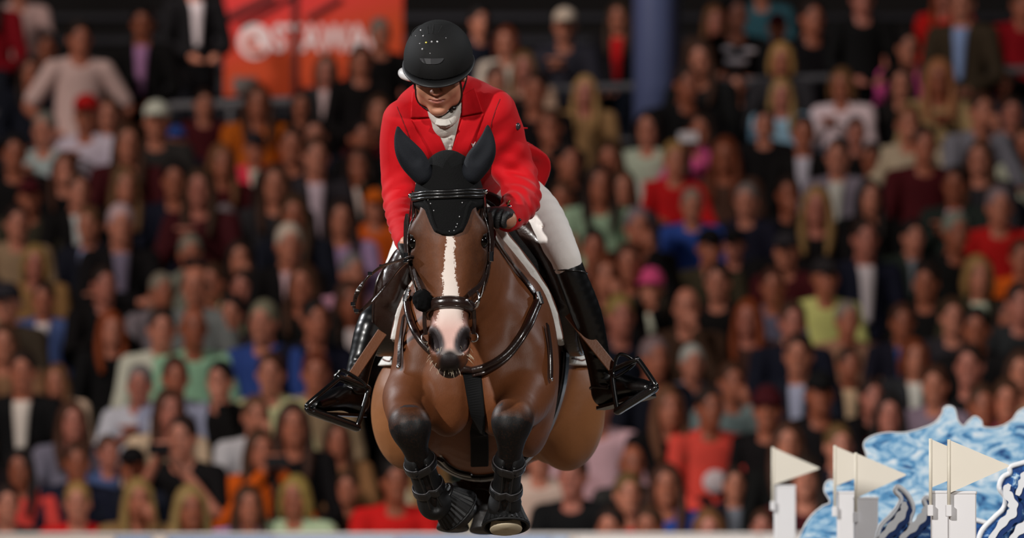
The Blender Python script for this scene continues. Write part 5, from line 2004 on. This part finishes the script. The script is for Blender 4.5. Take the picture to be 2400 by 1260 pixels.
for p in people:
    st = p['pose'] in ('stand', 'akimbo')
    best = None
    for i in range(-1, NROW):
        d = ROW0 + ROWD * i
        zf = row_floor(i)
        zh = HC + (HOR - p['py']) * K(d)
        s = (zh - zf) / (HS_[2] if st else HC_[2])
        xw = (p['px'] - 1200) * K(d)
        pen = abs(s - (1.0 if not st else 1.03)) * 8 + max(0, abs(s - 1) - .13) * 40
        for (qx, qs) in rows.get(i, []):
            gap = abs(qx - xw)
            if gap < .46:
                pen += (.46 - gap) * 24
        if best is None or pen < best[0]:
            best = (pen, i, s, xw, d, zf)
    _, i, s, xw, d, zf = best
    rows.setdefault(i, []).append((xw, s))
    s2 = min(max(s, .84), 1.13)
    p.update(row=i, s=s2, x=xw, y=d - DIST, zf=zf + (s - s2) * (HS_[2] if st else HC_[2]))
# the stand is full on either side of the frame and behind the horse as well
fill_top = ['black', 'navy', 'dark grey', 'black', 'olive', 'maroon', 'grey', 'brown', 'cream', 'denim blue', 'dark green', 'beige', 'white', 'red', 'slate', 'tan']
fill_hair = ['s:db', 's:br', 'l:br', 'l:db', 's:bk', 'b:bl', 's:gy', 'l:bl', 's:lb', 'b:br', 'l:au', 's:wh']
for i in range(0, 19):
    d = ROW0 + ROWD * i
    spans = [(-330, -70), (2470, 2730)] + ([(960, 1290)] if i < 13 else [])
    for a, b in spans:
        px = a + rs.uniform(0, 90)
        while px < b:
            xw = (px - 1200) * K(d)
            if all(abs(q[0] - xw) > .46 for q in rows.get(i, [])):
                rows.setdefault(i, []).append((xw, 1))
                sc = rs.uniform(.94, 1.05)
                people.append(dict(px=px, py=HOR - (row_floor(i) + HEADZ * sc - HC) / K(d), hs=rs.choice(fill_hair), top=rs.choice(fill_top), pose=rs.choice(['lap', 'lap', 'folded', 'clap']), row=i, s=sc, x=xw, y=d - DIST, zf=row_floor(i)))
            px += rs.uniform(170, 260)
KINDW = {'lap': 'seated', 'phone': 'filming', 'clap': 'clapping', 'folded': 'arms folded', 'chin': 'hand at chin', 'stand': 'standing', 'akimbo': 'standing'}
for p in people:
    hs, hcw = p['hs'].split(':')
    p['style'] = STY[hs]
    p['hw'] = COLW.get(hcw, hcw)
    t = p['top']
    p['flag'] = ''
    if ',' in t:
        t, p['flag'] = t.split(',')
    t = t.split('/')
    p['tc'] = t[0]
    p['sc'] = t[1] if len(t) > 1 else None
    p['garm'] = 't_shirt' if p['flag'] in ('t', 'b', 'p') else ('jacket' if p['sc'] else ('dress_top' if False else 'sweater'))
    p['short'] = p['flag'] in ('t', 'p')
    if p['style'] == 'cap':
        hd = p['hw'] + ' cap'
    elif p['style'] == 'beanie':
        hd = p['hw'] + ' beanie'
    elif p['style'] == 'bald':
        hd = 'balding head'
    elif p['style'] == 'tail':
        hd = p['hw'] + ' ponytail'
    else:
        hd = {'short': 'short ', 'long': 'long ', 'bob': 'chin-length '}[p['style']] + p['hw'] + ' hair'
    gw = {'t_shirt': 'T-shirt', 'jacket': 'jacket', 'sweater': 'top'}[p['garm']]
    gtxt = p['tc'] + ' ' + gw + ((' over ' + p['sc'] + ' shirt') if p['sc'] else '')
    verb = {'lap': '', 'phone': ' filming with a phone', 'clap': ' with raised hands', 'folded': ' with folded arms', 'chin': ' with hand at face', 'stand': ' standing', 'akimbo': ' standing hands on hips'}[p['pose']]
    p['short_desc'] = p['tc'] + ' ' + gw
    p['desc'] = 'spectator with ' + hd + ' in ' + gtxt + verb
    p['gw'] = gw
    if len(p['desc'].split()) > 16:
        p['desc'] = p['desc'].replace(' over ' + str(p['sc']) + ' shirt', '')
from collections import Counter
cnt = Counter(p['desc'] for p in people)
BRIGHT = ('red', 'coral', 'orange', 'hot pink', 'pink', 'white', 'cream', 'pale yellow', 'mint', 'light blue', 'lilac', 'denim blue', 'crimson', 'teal', 'pale green', 'blue', 'beige', 'grey')
uniq = [p for p in people if cnt[p['desc']] == 1]
used = set()
for p in people:
    if cnt[p['desc']] == 1:
        p['label'] = p['desc']
        used.add(p['label'])
ORD = ['', 'second ', 'third ', 'fourth ', 'fifth ', 'sixth ', 'seventh ']
for p in people:
    if cnt[p['desc']] > 1:
        cand = sorted(people, key=lambda q: (q['px'] - p['px']) ** 2 + (q['py'] - p['py']) ** 2 + (0 if q['tc'] in BRIGHT else 40000))
        hd = p['desc'].replace('spectator with ', '')
        lab = None
        for q in cand:
            if q is p or q['tc'] == p['tc']:
                continue
            dx, dy = q['px'] - p['px'], q['py'] - p['py']
            if abs(dx) > abs(dy):
                rel = 'left of' if dx > 0 else 'right of'
            else:
                rel = 'above' if dy > 0 else 'below'
            qh = {'cap': 'cap', 'beanie': 'beanie', 'bald': 'balding'}.get(q['style'], q['hw'] + '-haired')
            if q['style'] in ('cap', 'beanie'):
                who = 'one in ' + q['hw'] + ' ' + q['style']
            elif q['style'] == 'bald':
                who = 'balding one in ' + q['tc']
            else:
                who = q['hw'] + '-haired one in ' + q['tc']
            sp_ = p['desc'].replace('spectator with ', 'spectator, ')
            lab = sp_ + ', ' + rel + ' ' + who
            if len(lab.split()) <= 16 and lab not in used:
                break
            lab = None
        if lab is None:
            lab = 'spectator in ' + p['short_desc'] + ', row ' + str(p['row'] + 1) + ' up, near ' + str(int(p['px']))
        p['label'] = lab
        used.add(lab)


def part(parent, name, me, col):
    o = bpy.data.objects.new(name, me)
    COL.objects.link(o)
    o.parent = parent
    o.color = col
    return o


SK = [(196, 126, 100), (186, 114, 88), (204, 134, 110), (176, 106, 80), (190, 120, 102), (160, 92, 66)]
PHONES = []
for p in people:
    st = p['pose'] in ('stand', 'akimbo')
    T = POSES[p['pose']]
    e = bpy.data.objects.new('person', None)
    COL.objects.link(e)
    e.empty_display_size = .1
    e.location = (p['x'], p['y'], p['zf'])
    face = rs.uniform(-.32, .32)
    e.rotation_euler = (0, 0, face)
    e.scale = (p['s'],) * 3
    # keep the head on its sight line when the body is turned
    setprops(e, p['label'], 'person', 'spectators in the grandstand')
    part(e, 'body', T['body'], rgb(*rs.choice(SK)))
    j = lambda c: rgb(*[max(4, min(250, v * rs.uniform(.92, 1.08))) for v in c])
    part(e, p['garm'], T['short' if p['short'] else 'long'], j(TOPC[p['tc']]))
    part(e, 'trousers', T['trousers'], j(rs.choice([(16, 18, 26), (24, 28, 44), (30, 30, 32), (60, 56, 50)])))
    if p['sc']:
        part(e, 'shirt', T['shirt'], j(TOPC[p['sc']]))
    hm = part(e, {'cap': 'cap', 'beanie': 'beanie'}.get(p['style'], 'hair'), HAIR[p['style']], j(TOPC.get(p['hw'], (60, 60, 60)) if p['style'] in ('cap', 'beanie') else HAIRC[p['hw']]))
    hm.location = T['hc']
    if p['style'] in ('cap', 'beanie'):
        h2 = part(e, 'hair', HAIR['bald'], j(HAIRC[rs.choice(['brown', 'dark brown', 'light brown', 'grey'])]))
        h2.location = T['hc']
    if p['flag'] == 'b' or p['flag'] == 'p':
        # pale print on the chest
        hc_ = T['hc']
        bl = MB()
        spots = [(0, -.145, -.43, .075, .07)] if p['flag'] == 'b' else [(-.075, -.125, -.245, .05, .022), (.07, -.125, -.255, .06, .02), (-.02, -.135, -.33, .085, .026)]
        for (a, b, c, w_, h_) in spots:
            bl.ball((a, b, hc_[2] + c), (w_, .028, h_), 12, 8)
        pm = bpy.data.meshes.new('chest_print')
        pm.from_pydata(bl.v, [], bl.f)
        pm.materials.append(m_cloth)
        part(e, 'chest_print', pm, rgb(212, 202, 206))
    if p['pose'] == 'phone':
        PHONES.append((p, face))
for p, face in PHONES:
    c, s = math.cos(face), math.sin(face)
    q = np.array([0, -.43, HC_[2] - .215 + .15]) * p['s']
    loc = (p['x'] - q[1] * s, p['y'] + q[1] * c, p['zf'] + q[2])
    mb = MB()
    mb.box((-.075, -.005, -.037), (.075, .005, .037), .004)
    me = bpy.data.meshes.new('phone')
    me.from_pydata(mb.v, [], mb.f)
    me.materials.append(mat('phone_case', rgb(176, 182, 196) if p['tc'] == 'pink' else rgb(24, 24, 28), .3) if False else mat('phone_' + p['tc'].replace(' ', '_'), rgb(214, 218, 226) if p['tc'] == 'pink' else rgb(26, 26, 30), .3))
    o = bpy.data.objects.new('phone', me)
    COL.objects.link(o)
    o.location = loc
    o.rotation_euler = (0, 0, face)
    setprops(o, 'phone held up by the spectator in ' + p['short_desc'], 'phone', 'phones held up in the crowd')
print('PEOPLE', len(people), 'dup', len(people) - len(set(p['label'] for p in people)))
print('LONG', [p['label'] for p in people if len(p['label'].split()) > 16])
